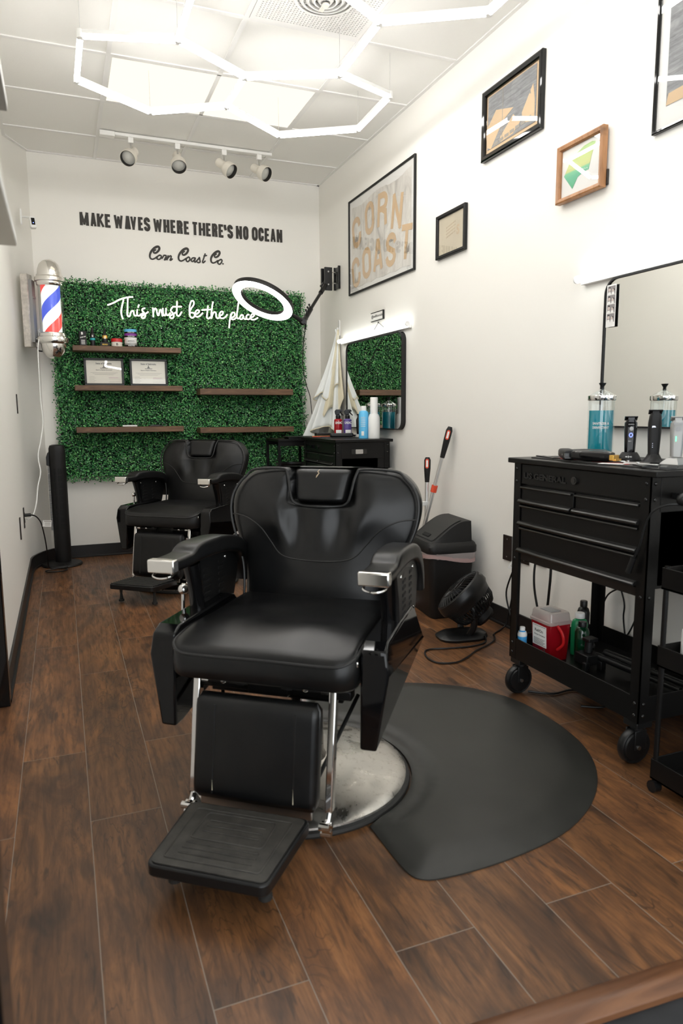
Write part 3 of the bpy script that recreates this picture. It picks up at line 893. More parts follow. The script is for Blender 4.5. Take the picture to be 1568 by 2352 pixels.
front_text(t, 'B', .068, .010, .014, .018, M['whitepaper'])
t = thing('product_box', 'low black carton under a dark dropper bottle on the top shelf', 'box', (.345, SY, SZ), 0, GP)
B().box(-.034, .034, -.026, .026, 0, .032).out('carton', M['blkm'], t, True, bevel=.001)
front_text(t, 'BEARD', .009, .04, .010, .026, M['yellow'])
t = bottle('dropper_bottle', 'dark dropper bottle with gold print standing on a low black carton', 'bottle', .347, SY, SZ+.032, [(.020, 0), (.021, .004), (.021, .050), (.016, .060), (.010, .064)], M['blk'], [('dropper', [(.0105, .062), (.0105, .078), (.006, .082), (.005, .104), (.003, .110)], M['blkm'])], group=GP)
front_text(t, 'B', .024, .012, .018, .021, M['whitepaper'])
b = B(); b.lathe([(.0213, .028), (.0213, .050)], n=20); b.out('label', M['gold'], t, True)
t = bottle('pomade_jar', 'cream jar with a red lid on the top shelf', 'jar', .432, SY, SZ, [(.040, 0), (.041, .003), (.041, .034), (.038, .036)], M['paper'], [('lid', [(.0415, .036), (.0415, .058), (.040, .061)], M['red'])], group=GP)
front_text(t, 'B', .008, .014, .018, .041, M['ink'])
jars = (('black jar with white print at the bottom of the jar stack', 'blk', 'silver', .0), ('white jar with a grey base, second from the bottom of the jar stack', 'matte_white', 'matte_white', .028), ('black jar with a purple lid in the middle of the jar stack', 'blk', 'purple', .072), ('black jar with a light blue lid on top of the jar stack', 'blk', 'sky', .102))
hs = ((.014, .028), (.030, .044), (.012, .030), (.012, .032))
for (lab, m1, m2, z0), (h1, h2) in zip(jars, hs):
    t = bottle('pomade_jar', lab, 'jar', .537, SY, SZ+z0, [(.045, 0), (.046, .002), (.046, h1)], M[m1], [('lid', [(.0475, h1), (.0475, h2-.001), (.046, h2)], M[m2])], 28, GP)
    front_text(t, 'MATTE PUTTY' if m2 == 'matte_white' else 'SPIDER WAX', h1*.35 if h1 < .02 else .012, .05, .007, .0465, M['ink'] if m2 == 'matte_white' else M['whitepaper'])
t = thing('phone', 'dark phone lying at the left end of the upper right shelf', 'phone', (1.19, 5.78, 1.347), R(8))
B().box(-.075, .06, -.035, .035, 0, .010).out('case', M['blk'], t, True, bevel=.004); B().box(-.05, .05, -.03, .03, .010, .0104).out('screen', M['gloss'], t, True)
t = thing('remote_control', 'small white remote lying on the lowest left shelf', 'remote', (.50, 5.75, 1.048), R(-3))
B().box(-.055, .055, -.018, .018, 0, .013).out('case', M['matte_white'], t, True, bevel=.004)
b = B(); b.box(-.03, .03, -.008, .008, .013, .014); b.out('button_pad', M['grey50'], t, True)
t = thing('remote_control', 'thin black remote lying on the lowest left shelf', 'remote', (.70, 5.75, 1.048), R(2))
B().box(-.055, .055, -.018, .018, 0, .010).out('case', M['blk'], t, True, bevel=.003)
b = B(); b.box(-.04, .03, -.008, .008, .010, .011); b.out('button_pad', M['grey50'], t, True)

# ---------------------------------------------------------------- barber chairs (local: x across, -y forward)
BW_Z = [.44, .50, .56, .62, .67, .72, .77, .82, .865, .905, .935, .953, .962]
BW_W = [.262, .268, .268, .274, .288, .308, .326, .335, .331, .311, .280, .250, .222]
def bw(z): return cinterp(z, BW_Z, BW_W)
def byf(x, z):                                    # front surface of the backrest (local y, negative is forward)
    w = bw(z); u = min(1, abs(x)/w)
    y = .186 + (z-.50)*.205
    bulge = .030*(1-u**2) + .018*math.exp(-((z-.60)/.09)**2)*(1-u**2)
    # leather pulled toward the headrest: soft radiating folds
    amp = math.exp(-((z-.78)/.075)**2)
    fold = amp*(.022*math.exp(-((abs(x)-.135-.35*(z-.78))/.038)**2) - .019*math.exp(-((abs(x)-.075)/.030)**2) + .006*math.exp(-(x/.03)**2))
    wing = .020*math.exp(-((u-.62)/.22)**2)*math.exp(-((z-.83)/.09)**2)
    return y - bulge - fold - wing
def make_chair(label, loc, rz, worn, plate_tilt, foot_len, leather, group):
    T = thing('barber_chair', label, 'barber chair', loc, rz, group)
    L = M[leather]
    # pedestal
    b = B(); b.lathe([(.322, .0), (.345, .001), (.348, .008), (.346, .016), (.338, .020), (.322, .021)], n=72); b.out('base_ring', M['rubber'], T, True)
    b = B(); b.lathe([(.336, .018), (.335, .026), (.325, .032), (.305, .037), (.270, .044), (.18, .056), (.10, .064), (.082, .072), (.075, .088), (.073, .20), (.070, .205)], n=72); b.out('base', M['steel'] if worn else M['chrome'], T, True)
    b = B(); b.lathe([(.070, .20), (.055, .205), (.055, .345)], n=36); b.out('column', M['chrome'], T, True)
    b = B(); b.box(-.20, .20, -.20, .18, .345, .372); b.box(-.235, .235, -.24, -.20, .372, .40); b.box(-.235, .235, .15, .19, .372, .40); b.box(-.06, .06, -.26, .10, .372, .425)
    b.out('seat_frame', M['powder'], T, True, bevel=.004)
    for s in (-1, 1):
        b = B(); b.cyl((s*.19, -.280, .412), (s*.05, -.280, .412), .006, n=10); b.box(s*.198-.005, s*.198+.005, -.285, -.20, .400, .43); b.box(s*.07-.01, s*.07+.01, -.285, -.26, .405, .432)
        hb = b.out('hinge_bar', M['blk'], T, True)
        b = B(); b.ball((s*.12, -.284, .414), .009, n=8); b.out('bolt', M['chrome'], hb, True)
        b = B(); b.cyl((s*.165, -.28, .412), (s*.185, -.28, .412), .010, n=10); b.out('bolt', M['chrome'], hb, True)
    # seat cushion
    HW, YF, YR = .266, -.332, .235
    def seat_top(x, y):
        z = .548 - .010*(x/HW)**2
        d = -y
        if d > .12: z -= .036*((d-.12)/.21)**2.2
        z += .010*math.exp(-((x-.10)/.10)**2-((d-.18)/.08)**2) - .010*math.exp(-((x+.02)/.13)**2-((d-.02)/.09)**2) + .006*math.exp(-((x+.17)/.07)**2-((d-.12)/.10)**2)
        z += .016*(abs(x)/HW)**4*max(0, min(1, (d-.1)/.2))
        return z
    out_ = [(px*1.0, py+(YF+YR)/2) for px, py in rrect(HW*2, YR-YF, .055, 8)]
    cx0, cy0 = 0, (YF+YR)/2
    # densify the outline
    dens = []
    for i, p in enumerate(out_):
        q = out_[(i+1) % len(out_)]
        n = max(1, int(math.dist(p, q)/.022))
        for k in range(n): dens.append((p[0]+(q[0]-p[0])*k/n, p[1]+(q[1]-p[1])*k/n))
    b = B(); rings = []
    N = len(dens)
    seq = [(s_, 0) for s_ in [.04, .14, .24, .34, .44, .54, .64, .73, .81, .88, .94, .975]]
    for s_, _ in seq:
        rings.append([b.bm.verts.new((cx0+(x-cx0)*s_, cy0+(y-cy0)*s_, seat_top(cx0+(x-cx0)*s_, cy0+(y-cy0)*s_)-.004*(s_ > .95))) for x, y in dens])
    pip = [Vector((x, y, seat_top(x, y)-.012)) for x, y in dens]
    rings.append([b.bm.verts.new(p) for p in pip])
    for dz, s_ in ((.55, 1.008), (.12, 1.003), (0, .985)):
        rings.append([b.bm.verts.new((cx0+(x-cx0)*s_, cy0+(y-cy0)*s_, .430+dz*(seat_top(x, y)-.022-.430))) for x, y in dens])
    for A, C in zip(rings, rings[1:]):
        for k in range(N): b.bm.faces.new((A[k], A[(k+1) % N], C[(k+1) % N], C[k]))
    b.bm.faces.new(rings[0][::-1]); b.bm.faces.new(rings[-1])
    seat = b.out('seat', L, T, True, angle=60)
    b = B(); b.sweep(pip, .0042, 8, closed=True); b.out('piping', M['pipe'], seat, True)
    # backrest: lofted rows, front and rear surface
    zs = [.44+(.950-.44)*k/40 for k in range(41)]+[.956, .960, .9625]
    us = [math.sin(PI/2*(-1+2*k/48)) for k in range(49)]
    b = B(); rows = []
    for z in zs:
        w = bw(z); row = []
        top = max(0, (z-.940)/.0225)
        th = .125*(1-.35*top**2)
        for u in us:
            e = 1-(1-abs(u)**10)**.5
            y = byf(u*w, min(z, .95)) + .030*e + .022*top**2
            if z > .842 and abs(u*w) < .118:                       # recess behind the headrest
                y += .050*min(1, max(0, (.118-abs(u*w))/.014))*min(1, (z-.842)/.012)
            row.append(b.bm.verts.new((u*w, y, z)))
        for u in us[::-1]:
            e = 1-(1-abs(u)**4)**.5
            yc = .186+(z-.50)*.205
            row.append(b.bm.verts.new((u*w*.985, yc+th-.055*e-.03*top**2, z)))
        rows.append(row)
    n = len(rows[0])
    for A, C in zip(rows, rows[1:]):
        for k in range(n): b.bm.faces.new((A[k], A[(k+1) % n], C[(k+1) % n], C[k]))
    b.bm.faces.new(rows[0][::-1]); b.bm.faces.new(rows[-1])
    back = b.out('backrest', L, T, True, angle=70)
    # piping down both sides and over the lobes, and round the headrest notch
    edge = []
    for z in [.47+.02*k for k in range(24)]:
        if z < .945: edge.append((bw(z)*.985, byf(bw(z)*.9, z)+.004, z))
    edge += [(.262, byf(.24, .945)+.004, .9495), (.225, byf(.2, .945)+.006, .9575), (.18, byf(.17, .945)+.006, .9600), (.135, byf(.13, .945)+.006, .9590)]
    notch = [(.124, byf(.12, .94)+.004, .950), (.114, byf(.114, .92)-.001, .92), (.106, byf(.106, .88)-.001, .88), (.094, byf(.094, .850)-.002, .850), (.066, byf(.066, .839)-.002, .839), (0, byf(0, .837)-.002, .837)]
    half = edge+notch
    full = half+[(-x, y, z) for x, y, z in half[-2::-1]]
    b = B(); b.sweep(smooth_path(full, 3), .0045, 8); b.out('piping', M['pipe'], back, True)
    seam = [(.33, .80), (.27, .795), (.21, .765), (.165, .715), (.13, .678), (.08, .664), (0, .661)]
    pts = [(x, z) for x, z in seam]+[(-x, z) for x, z in seam[-2::-1]]
    p3 = smooth_path([(x, 0, z) for x, z in pts], 5)
    b = B(); b.sweep([(p.x, byf(max(-bw(p.z)*.97, min(bw(p.z)*.97, p.x)), p.z)-.0005, p.z) for p in p3], .0022, 6); b.out('seam', M['pipe'], back, True)
    # headrest
    b = B(); rws = []
    for k in range(19):
        t_ = k/18; z = .846+.118*t_
        w = .083+.022*t_; ed = min(1, min(t_, 1-t_)/.16); rr = math.sqrt(max(0, 1-(1-ed)**2))
        row = []
        for j in range(40):
            a = 2*PI*j/40
            ca, sa = math.cos(a), math.sin(a)
            px = math.copysign(abs(ca)**.35, ca)*(w-.012*(1-rr)); py = math.copysign(abs(sa)**.5, sa)*(.012+.040*rr)
            row.append(b.bm.verts.new((px, .272+(z-.86)*.40+py, z)))
        rws.append(row)
    for A, C in zip(rws, rws[1:]):
        for k in range(40): b.bm.faces.new((A[k], A[(k+1) % 40], C[(k+1) % 40], C[k]))
    b.bm.faces.new(rws[0][::-1]); b.bm.faces.new(rws[-1])
    head = b.out('headrest', L, T, True, angle=60)
    if worn:
        b = B(); zz = [(.958, .004), (.951, -.002), (.946, .003), (.938, -.003), (.931, -.006)]
        wv = [.0006, .0016, .0013, .0022, .0006]
        L1 = [(-.012+a-w_, byh(z_), z_) for (z_, a), w_ in zip(zz, wv)]; L2 = [(-.012+a+w_, byh(z_), z_) for (z_, a), w_ in zip(zz, wv)]
        b.faces(L1+L2, [(i, i+1, 5+i+1, 5+i) for i in range(4)])
        o = b.out('tear', M['kraft'], head, True); o['label'] = 'small pale tear in the leather near the top of the headrest'
    # arms
    for s in (-1, 1):
        x0, x1 = (.264, .346) if s > 0 else (-.346, -.264)
        xi = .305*s
        # side view path of the pad centre line: forward end to the drooping tail
        path = [(-.272, .722, .036), (-.19, .722, .036), (-.150, .724, .038), (-.115, .733, .052), (-.06, .735, .054), (.04, .731, .054), (.14, .717, .052), (.20, .695, .050), (.245, .655, .048), (.268, .61, .044), (.274, .566, .040)]
        P = smooth_path([(0, a, c) for a, c, _ in path], 4)
        H = [p_.x for p_ in smooth_path([(h, 0, 0) for *_, h in path], 4)]
        b = B(); rows = []
        for i, p in enumerate(P):
            tv = (P[min(i+1, len(P)-1)]-P[max(i-1, 0)]).normalized()
            nv = Vector((0, -tv.z, tv.y))
            hw = .041; hh = H[i]/2
            row = []
            for a, c in rrect(hw*2, hh*2, min(.012, hh*.7), 3):
                row.append(b.bm.verts.new((xi+a, p.y+nv.y*c, p.z+nv.z*c)))
            rows.append(row)
        m = len(rows[0])
        for A, C in zip(rows, rows[1:]):
            for k in range(m): b.bm.faces.new((A[k], A[(k+1) % m], C[(k+1) % m], C[k]))
        b.bm.faces.new(rows[0][::-1]); b.bm.faces.new(rows[-1])
        arm = b.out('armrest', L, T, True, angle=50)
        b = B(); b.box(x0-.001, x1+.001, -.281, -.250, .704, .742); b.out('end_cap', M['nickel'], arm, True, bevel=.005, seg=3)
        b = B(); b.sweep(smooth_path([(x0+.012, -.245, .703), (x0+.014, -.275, .695), ((x0+x1)/2, -.283, .690), (x1-.014, -.275, .695), (x1-.012, -.245, .703)], 4), .0035, 6); b.out('bottle_opener', M['chrome'], arm, True)
        # support panel with louvres, tapering front post
        xo = s*.318
        b = B()
        b.prism([(xo, y, z) for y, z in ((-.145, .705), (-.115, .69), (-.085, .62), (-.07, .52), (-.07, .49), (.16, .49), (.20, .53), (.235, .62), (.225, .68), (.15, .705))], (-.014, 0, 0), (.014, 0, 0))
        sup = b.out('arm_support', M['blk'], T, True, bevel=.006)
        for side in (-1, 1):
            xs_ = xo+side*.0145
            for k in range(6):
                z = .555+.020*k
                for ya, yb_, dz in ((-.030, .018, 0), (.075, .115, .006)):
                    b = B(); b.prism([(xs_, y, z_) for y, z_ in ((ya, z+dz), (yb_, z+dz), (yb_-.004, z+dz+.008), (ya+.004, z+dz+.008))], (-.0018, 0, 0), (.0018, 0, 0)); b.out('louvre', M['blkm'], sup, True)
            for y, z in ((-.055, .680), (.130, .672), (.150, .535), (-.045, .525)):
                b = B(); b.ball((xs_, y, z), .0065, sx=.6, n=8); b.out('bolt', M['chrome'], sup, True)
        b = B(); b.sweep([(xi-s*.004, -.072, .50), (xi-s*.004, -.076, .56), (xi-s*.004, -.088, .62), (xi-s*.004, -.110, .70)], [.022, .021, .022, .027], 16); b.out('post', M['gloss'], sup, True)
        # lacquered side housing
        xa, xb = (.272, .342) if s > 0 else (-.342, -.272)
        pr = [(-.290, .535), (-.255, .552), (.09, .556), (.125, .548), (.285, .40), (.285, .372), (-.245, .262), (-.288, .262)]
        wi, wo = s*.270, s*.340
        pts = [(-.278, .530), (-.245, .550), (.09, .556), (.125, .548), (.285, .405), (.285, .378), (-.248, .262), (-.290, .262)]
        rz_ = [wo, wo, wo, wo, wo, wo-s*.004, wo-s*.040, wo-s*.022]
        b = B()
        Ai = [b.bm.verts.new((wi, y, z)) for y, z in pts]; Ao = [b.bm.verts.new((w_, y, z)) for w_, (y, z) in zip(rz_, pts)]
        rg0 = b.bm.verts.new((wo+s*.008, -.286, .470)); rg1 = b.bm.verts.new((wo+s*.008, .270, .402))
        b.bm.faces.new(Ai[::-1])
        for k in range(8):
            k2 = (k+1) % 8
            if k == 7: b.bm.faces.new((Ai[7], Ai[0], Ao[0], rg0, Ao[7]))
            else: b.bm.faces.new((Ai[k], Ai[k2], Ao[k2], Ao[k]))
        b.bm.faces.new((Ao[0], Ao[1], Ao[2], Ao[3], Ao[4], rg1, rg0)); b.bm.faces.new((rg0, rg1, Ao[5], Ao[6], Ao[7])); b.bm.faces.new((rg1, Ao[4], Ao[5]))
        hs_ = b.out('side_housing', M['gloss'], T, True, bevel=.007, seg=3, angle=12)
        b = B(); b.box(s*.262-.006, s*.262+.006, -.293, -.286, .49, .505); b.out('clip', M['nickel'], hs_, True, bevel=.002)
    b = B(); b.cyl((-.368, -.055, .46), (-.362, -.055, .592), .0062, n=12); b.cyl((-.34, -.055, .46), (-.368, -.055, .46), .008, n=10)
    lev = b.out('lever', M['chrome'], T, True)
    b = B(); b.ball((-.3615, -.055, .600), .0165); b.out('lever_knob', M['chrome'], lev, True)
    # leg rest
    top, bot = Vector((0, -.318, .392)), Vector((0, -.362, .112))
    ax = (bot-top).normalized(); nv = Vector((0, ax.z, -ax.y))       # nv points forward
    if nv.y > 0: nv = -nv
    b = B(); rows = []
    for k in range(17):
        t_ = k/16; ed = min(1, min(t_, 1-t_)/.11); rr = math.sqrt(max(0, 1-(1-ed)**2))
        c = top+(bot-top)*t_
        row = []
        for a, d_ in rrect(.352-.02*(1-rr), .016+.044*rr, .006+.012*rr, 4):
            row.append(b.bm.verts.new(c+Vector((a, 0, 0))+nv*d_))
        rows.append(row)
    m = len(rows[0])
    for A, C in zip(rows, rows[1:]):
        for k in range(m): b.bm.faces.new((A[k], A[(k+1) % m], C[(k+1) % m], C[k]))
    b.bm.faces.new(rows[0][::-1]); b.bm.faces.new(rows[-1])
    pad = b.out('leg_rest', L, T, True, angle=50)
    for s in (-1, 1):
        b = B(); b.sweep([top+Vector((s*.115, 0, 0))+ax*(t_*.282)+nv*.0300 for t_ in (.09, .3, .6, .93)], .0026, 6)
        b.out('seam', L, pad, True)
    if worn:
        b = B()
        for x_, t0, t1 in ((-.115, .80, .90), (.115, .78, .92)):
            p, q = top+ax*t0*.282+nv*.0322, top+ax*t1*.282+nv*.0318
            b.faces([p+Vector((x_-.0008, 0, 0)), p+Vector((x_+.001, 0, 0)), q+Vector((x_+.0035, 0, 0)), q+Vector((x_-.0005, 0, 0))], [(0, 1, 2, 3)])
        o = b.out('split', M['lining'], pad, True); o['label'] = 'pale splits along the two seams of the leg rest'
    for s in (-1, 1):
        b = B(); w_ = .0105
        A = top+Vector((s*.198, .040, .03)); C = bot+Vector((s*.198, .032, -.012))
        b.prism([A+nv*.014, A-nv*.014, C-nv*.014, C+nv*.014], (-w_, 0, 0), (w_, 0, 0)); b.out('rail', M['chrome'], T, True, bevel=.004)
        b = B(); b.sweep([C, C+Vector((0, -.02, -.022)), C+Vector((s*-.002, -.045, -.018))], .009, 8)
        for y_, z_ in ((-.022, -.026), (-.045, -.018), (-.03, -.045)): b.cyl(C+Vector((-.014, y_, z_)), C+Vector((.014, y_, z_)), .010, n=10)
        b.out('hinge', M['chrome'], T, True)
    b = B(); b.box(-.16, .16, bot.y-.004, bot.y+.004, .088, .125); b.out('cross_plate', M['brushed'], T, True, bevel=.002)
    for s in (-1, 1):
        b = B(); b.cyl((s*.215, -.09, .33), (s*.15, -.27, .16), .006, n=8); b.out('strut', M['blk'], T, True)
    # foot plate
    pm_ = Matrix.Translation((0, -.398, .100)) @ rotm(x=plate_tilt).to_4x4()
    hw = .172; dp = .262
    b = B()
    tp = lambda c: 1+.055*(2*c/dp)
    o2 = [Vector((a*tp(c), c-dp/2, 0)) for a, c in rrect(hw*2*.94, dp, .022, 5)]
    b.prism([pm_ @ p for p in o2], pm_.to_3x3() @ Vector((0, 0, -.016)), pm_.to_3x3() @ Vector((0, 0, .014)))
    fp = b.out('foot_plate', M['blk'], T, True, bevel=.004)
    b = B()
    if worn:
        o3 = [Vector((a*tp(c), c-dp/2, .0145)) for a, c in rrect(hw*2*.94-.018, dp-.018, .016, 4)]
        b.prism([pm_ @ p for p in o3], (0, 0, 0), pm_.to_3x3() @ Vector((0, 0, .003)))
        for (w_, h_, r_) in ((hw*2-.075, dp-.065, .008), (.20, .105, .012)):
            yc = -dp/2 if w_ > .21 else -dp/2+.035
            b.sweep([pm_ @ Vector((a*(tp(c) if w_ > .21 else 1), c+yc, .0178)) for a, c in rrect(w_*.95, h_, r_, 3)], .0026, 6, closed=True)
        for k in range(3): b.sweep([pm_ @ Vector((a, -dp/2+.058-.022*k, .0178)) for a in (-.075, .075)], .0024, 6)
        for k in range(3): b.sweep([pm_ @ Vector((a, -dp/2-.035-.020*k, .0178)) for a in (-.095, .095)], .0024, 6)
        tr = b.out('tread', M['tread'], fp, True)
    else:
        for k in range(11):
            y_ = -.018-.0225*k
            b.box(-hw*.94+.016, hw*.94-.016, y_-.006, y_+.006, .0142, .019, pm_)
        tr = b.out('tread', M['rubber'], fp, True, bevel=.0015)
    for s in (-1, 1):
        p = pm_ @ Vector((s*.118, -.188, -.016))
        b = B(); b.lathe([(.013, 0), (.010, -.012), (.0075, -foot_len*.45), (.011, -foot_len+.014), (.017, -foot_len+.010), (.017, -foot_len)], p, 18); b.out('foot', M['rubber'], T, True)
    return T
def byh(z): return .272+(z-.86)*.40-.0528
make_chair('large worn black leather barber chair in the foreground, scuffed steel base on the mat', (.645, 1.99, 0), R(-37.73), True, R(2), .058, 'leather', 'barber chairs')
make_chair('smaller looking black barber chair at the back, in front of the green hedge', (.747, 4.758, 0), R(-39.8), False, R(-3), .087, 'leather2', 'barber chairs')

# ---------------------------------------------------------------- half round floor mat with a notch for the chair base
half = [(.738, 1.64), (.735, 1.52), (.742, 1.425), (.766, 1.392), (.81, 1.379), (.915, 1.374), (1.054, 1.384), (1.206, 1.415), (1.339, 1.475), (1.455, 1.562), (1.545, 1.668), (1.606, 1.79), (1.636, 1.93)]
other = [(1.640, 2.077), (1.622, 2.219), (1.547, 2.357), (1.455, 2.446), (1.348, 2.517), (1.20, 2.575), (1.05, 2.60), (.90, 2.607), (.80, 2.60), (.755, 2.575), (.742, 2.52), (.738, 2.36)]
ol = [(p.x, p.y) for p in smooth_path([(a, c, 0) for a, c in half[1:]+other[:-1]], 5)]
ncx, ncy, nr = .645, 1.99, .354
a0 = math.atan2(1.63-ncy, .738-ncx); a1 = math.atan2(2.35-ncy, .738-ncx)
arc = [(ncx+nr*math.cos(a1+(a0-a1)*k/24), ncy+nr*math.sin(a1+(a0-a1)*k/24)) for k in range(25)]
poly = ol+arc
from mathutils.geometry import delaunay_2d_cdt
def seg_d(p, pl, closed=False):
    best = 9
    n = len(pl)
    for k in range(n if closed else n-1):
        a, c = pl[k], pl[(k+1) % n]
        dx, dy = c[0]-a[0], c[1]-a[1]
        t = max(0, min(1, ((p[0]-a[0])*dx+(p[1]-a[1])*dy)/(dx*dx+dy*dy+1e-12)))
        best = min(best, math.hypot(p[0]-a[0]-t*dx, p[1]-a[1]-t*dy))
    return best
def inside(p, pl):
    r = False
    for k in range(len(pl)):
        a, c = pl[k-1], pl[k]
        if (a[1] > p[1]) != (c[1] > p[1]) and p[0] < (c[0]-a[0])*(p[1]-a[1])/(c[1]-a[1])+a[0]: r = not r
    return r
outer = [arc[-1]]+ol+[arc[0]]
def mat_z(p):
    zo = interp(seg_d(p, outer), (0, .004, .012, .085, .110), (.004, .0075, .0105, .0255, .027))
    dn = abs(math.hypot(p[0]-ncx, p[1]-ncy)-nr)
    return min(zo, interp(dn, (0, .005, .022, .040, .075), (.014, .0195, .0200, .0170, .027)))
pts2 = [Vector(p) for p in poly]
ne = len(pts2)
gx = .715
while gx < 1.66:
    gy = 1.365
    while gy < 2.62:
        p = (gx+.004*math.sin(gy*90), gy)
        if inside(p, poly) and seg_d(p, poly, True) > .006: pts2.append(Vector(p))
        gy += .0155
    gx += .0155
vs, es, fs, *_ = delaunay_2d_cdt(pts2, [(k, (k+1) % ne) for k in range(ne)], [], 1, 1e-5)
b = B()
tv = [b.bm.verts.new((v.x, v.y, mat_z(v))) for v in vs]
for f in fs: b.bm.faces.new([tv[k] for k in f])
bd_ = [e for e in b.bm.edges if len(e.link_faces) == 1]
ex_ = bmesh.ops.extrude_edge_only(b.bm, edges=bd_)
for v in ex_['geom']:
    if isinstance(v, bmesh.types.BMVert): v.co.z = 0
tag(b.out('floor_mat', M['matr'], angle=50), 'black half round cushioned floor mat notched around the front chair base', 'floor mat')

# ---------------------------------------------------------------- pictures on the right wall (faces look toward -x)
def pic(name, label, cat, y0, y1, z0, z1, bd, dep, fmat, gap=.002, group='framed pictures on the right wall', tilt=0):
    t = thing(name, label, cat, (XR, (y0+y1)/2, z0), group=group)
    b = B()
    xa, xb = XR-gap-dep, XR-gap
    prof = [(0, xb), (0, xa+dep*.15), (bd*.25, xa), (bd*.8, xa+dep*.12), (bd, xa+dep*.35), (bd, xb)]
    cs = [(y0, z0, 1, 1), (y1, z0, -1, 1), (y1, z1, -1, -1), (y0, z1, 1, -1)]
    rings = [[b.bm.verts.new((x, cy+sy*o, cz+sz*o)) for o, x in prof] for cy, cz, sy, sz in cs]
    for i in range(4):
        A, C = rings[i], rings[(i+1) % 4]
        for k in range(len(prof)):
            k2 = (k+1) % len(prof)
            b.bm.faces.new((A[k], A[k2], C[k2], C[k]))
    b.out('frame', fmat, t, angle=25)
    return t, xa+dep*.5
def sheet(t, x, y0, y1, z0, z1, mat, nm='mount', th=.002):
    return B().box(x, x+th, y0, y1, z0, z1).out(nm, mat, t, smooth=False)
def gpane(t, x, y0, y1, z0, z1):
    b = B(); b.faces([(x, y0, z0), (x, y1, z0), (x, y1, z1), (x, y0, z1)], [(0, 1, 2, 3)]); return b.out('glass', M['pane'], t, smooth=False)
LF, UP = Vector((0, -1, 0)), Vector((0, 0, 1))     # reading direction on the right wall
# big lettered poster
t, xi = pic('framed_poster', 'big black framed poster with tan letters CORN COAST on mottled grey', 'framed poster', 4.135, 5.232, 2.052, 2.754, .014, .016, M['blkm'])
sheet(t, xi+.004, 4.147, 5.22, 2.064, 2.742, M['whitepaper'])
b = B()
rg = random.Random(4)
ys = np.linspace(4.19, 5.185, 40)
lo = [(y, 2.098+.006*math.sin(y*31)+rg.uniform(-.003, .003)) for y in ys]; hi = [(y, 2.690+.012*math.sin(y*11)+rg.uniform(-.003, .003)) for y in ys[::-1]]
b.prism([(xi+.0025, y, z) for y, z in lo+hi], (0, 0, 0), (.001, 0, 0))
b.out('print', M['poster'], t, smooth=False)
_bo = [0]
def block(b, ch, y, z, w, h, rot, x0, wt):          # slab poster letters, y = left edge (reading toward -y)
    mm = rotm(R(rot))
    for st in letter(ch):
        P = [Vector((a*w-w/2, c*h-h/2, 0)) for a, c in st]
        P = [mm @ p for p in P]
        for p, q in zip(P, P[1:]):
            _bo[0] = (_bo[0]+1) % 20; x = x0-.00003*_bo[0]
            dv = (q-p).normalized(); nr = Vector((-dv.y, dv.x, 0))*wt/2; ex = dv*wt*.42
            b.faces([(x, y-w/2-v.x, z+h/2+v.y) for v in (p-ex+nr, p-ex-nr, q+ex-nr, q+ex+nr)], [(0, 1, 2, 3)])
b = B(); bt = B(); bh = B()
for wd, items in (('CORN', ((5.145, 2.405, 14), (4.905, 2.450, 5), (4.685, 2.455, -4), (4.455, 2.385, -10))), ('COAST', ((5.155, 2.118, 14), (4.955, 2.150, 6), (4.755, 2.168, 0), (4.545, 2.158, -4), (4.315, 2.160, -8)))):
    for ch, (y, z, rt_) in zip(wd, items):
        w_, h_ = (.120, .185) if wd == 'CORN' else (.115, .180)
        block(b, ch, y, z, w_, h_, rt_, xi+.0012, .040)
b.out('letters', M['tan'], t, smooth=False)
b = B()
for y, z, w_, h_ in ((5.12, 2.43, .09, .05), (4.86, 2.60, .09, .035), (5.13, 2.13, .08, .04), (4.50, 2.30, .07, .035), (4.27, 2.18, .06, .05), (4.70, 2.26, .04, .03)):
    for k in range(6): b.box(xi+.0008, xi+.0010, y-w_*k/6-.006, y-w_*k/6, z, z+h_*(.6+.4*((k*7) % 3)/2))
b.out('print_marks', M['fine'], t, smooth=False)
gpane(t, xi-.002, 4.149, 5.218, 2.066, 2.740)
# small square
t, xi = pic('framed_print', 'small black framed tan print, right of the big lettered poster', 'framed print', 3.520, 3.845, 2.050, 2.298, .020, .022, M['blkm'])
sheet(t, xi+.004, 3.535, 3.83, 2.06, 2.288, M['agedpaper'])
b = B()
for k in range(9):
    for j in range(4): b.box(xi+.0030, xi+.0036, 3.74-.012*k, 3.735-.012*k, 2.155+.018*j+.002*k, 2.163+.018*j+.002*k)
b.text('S', (xi+.003, 3.625, 2.15), LF, UP, height=.055, bold=.04)
b.out('print', M['kraft'], t, smooth=False)
gpane(t, xi, 3.538, 3.827, 2.063, 2.285)
# black frame, grey and tan collage
t, xi = pic('framed_print', 'black moulded frame with a grey and tan abstract collage, highest on the wall', 'framed print', 2.866, 3.366, 2.452, 2.796, .030, .024, M['gloss'])
sheet(t, xi+.006, 2.885, 3.345, 2.47, 2.778, M['tan'])
B().box(xi+.0035, xi+.005, 2.922, 3.322, 2.502, 2.758).out('collage', M['grey'], t, smooth=False)
b = B()
def poly(b, x, pts): b.prism([(x, y, z) for y, z in pts], (0, 0, 0), (.0006, 0, 0))
poly(b, xi+.0028, [(3.325, 2.515), (3.34, 2.60), (3.25, 2.675), (3.10, 2.632), (3.19, 2.60), (3.26, 2.53), (3.29, 2.50)])
poly(b, xi+.0028, [(3.03, 2.58), (2.945, 2.68), (2.93, 2.60), (2.93, 2.51), (3.02, 2.53)])
poly(b, xi+.0028, [(3.21, 2.53), (3.10, 2.60), (3.04, 2.545), (3.10, 2.51), (3.2, 2.505)])
b.out('cut_shapes', M['tan'], t, smooth=False)
b = B()
b.box(xi+.0024, xi+.0034, 3.190, 3.194, 2.50, 2.758)
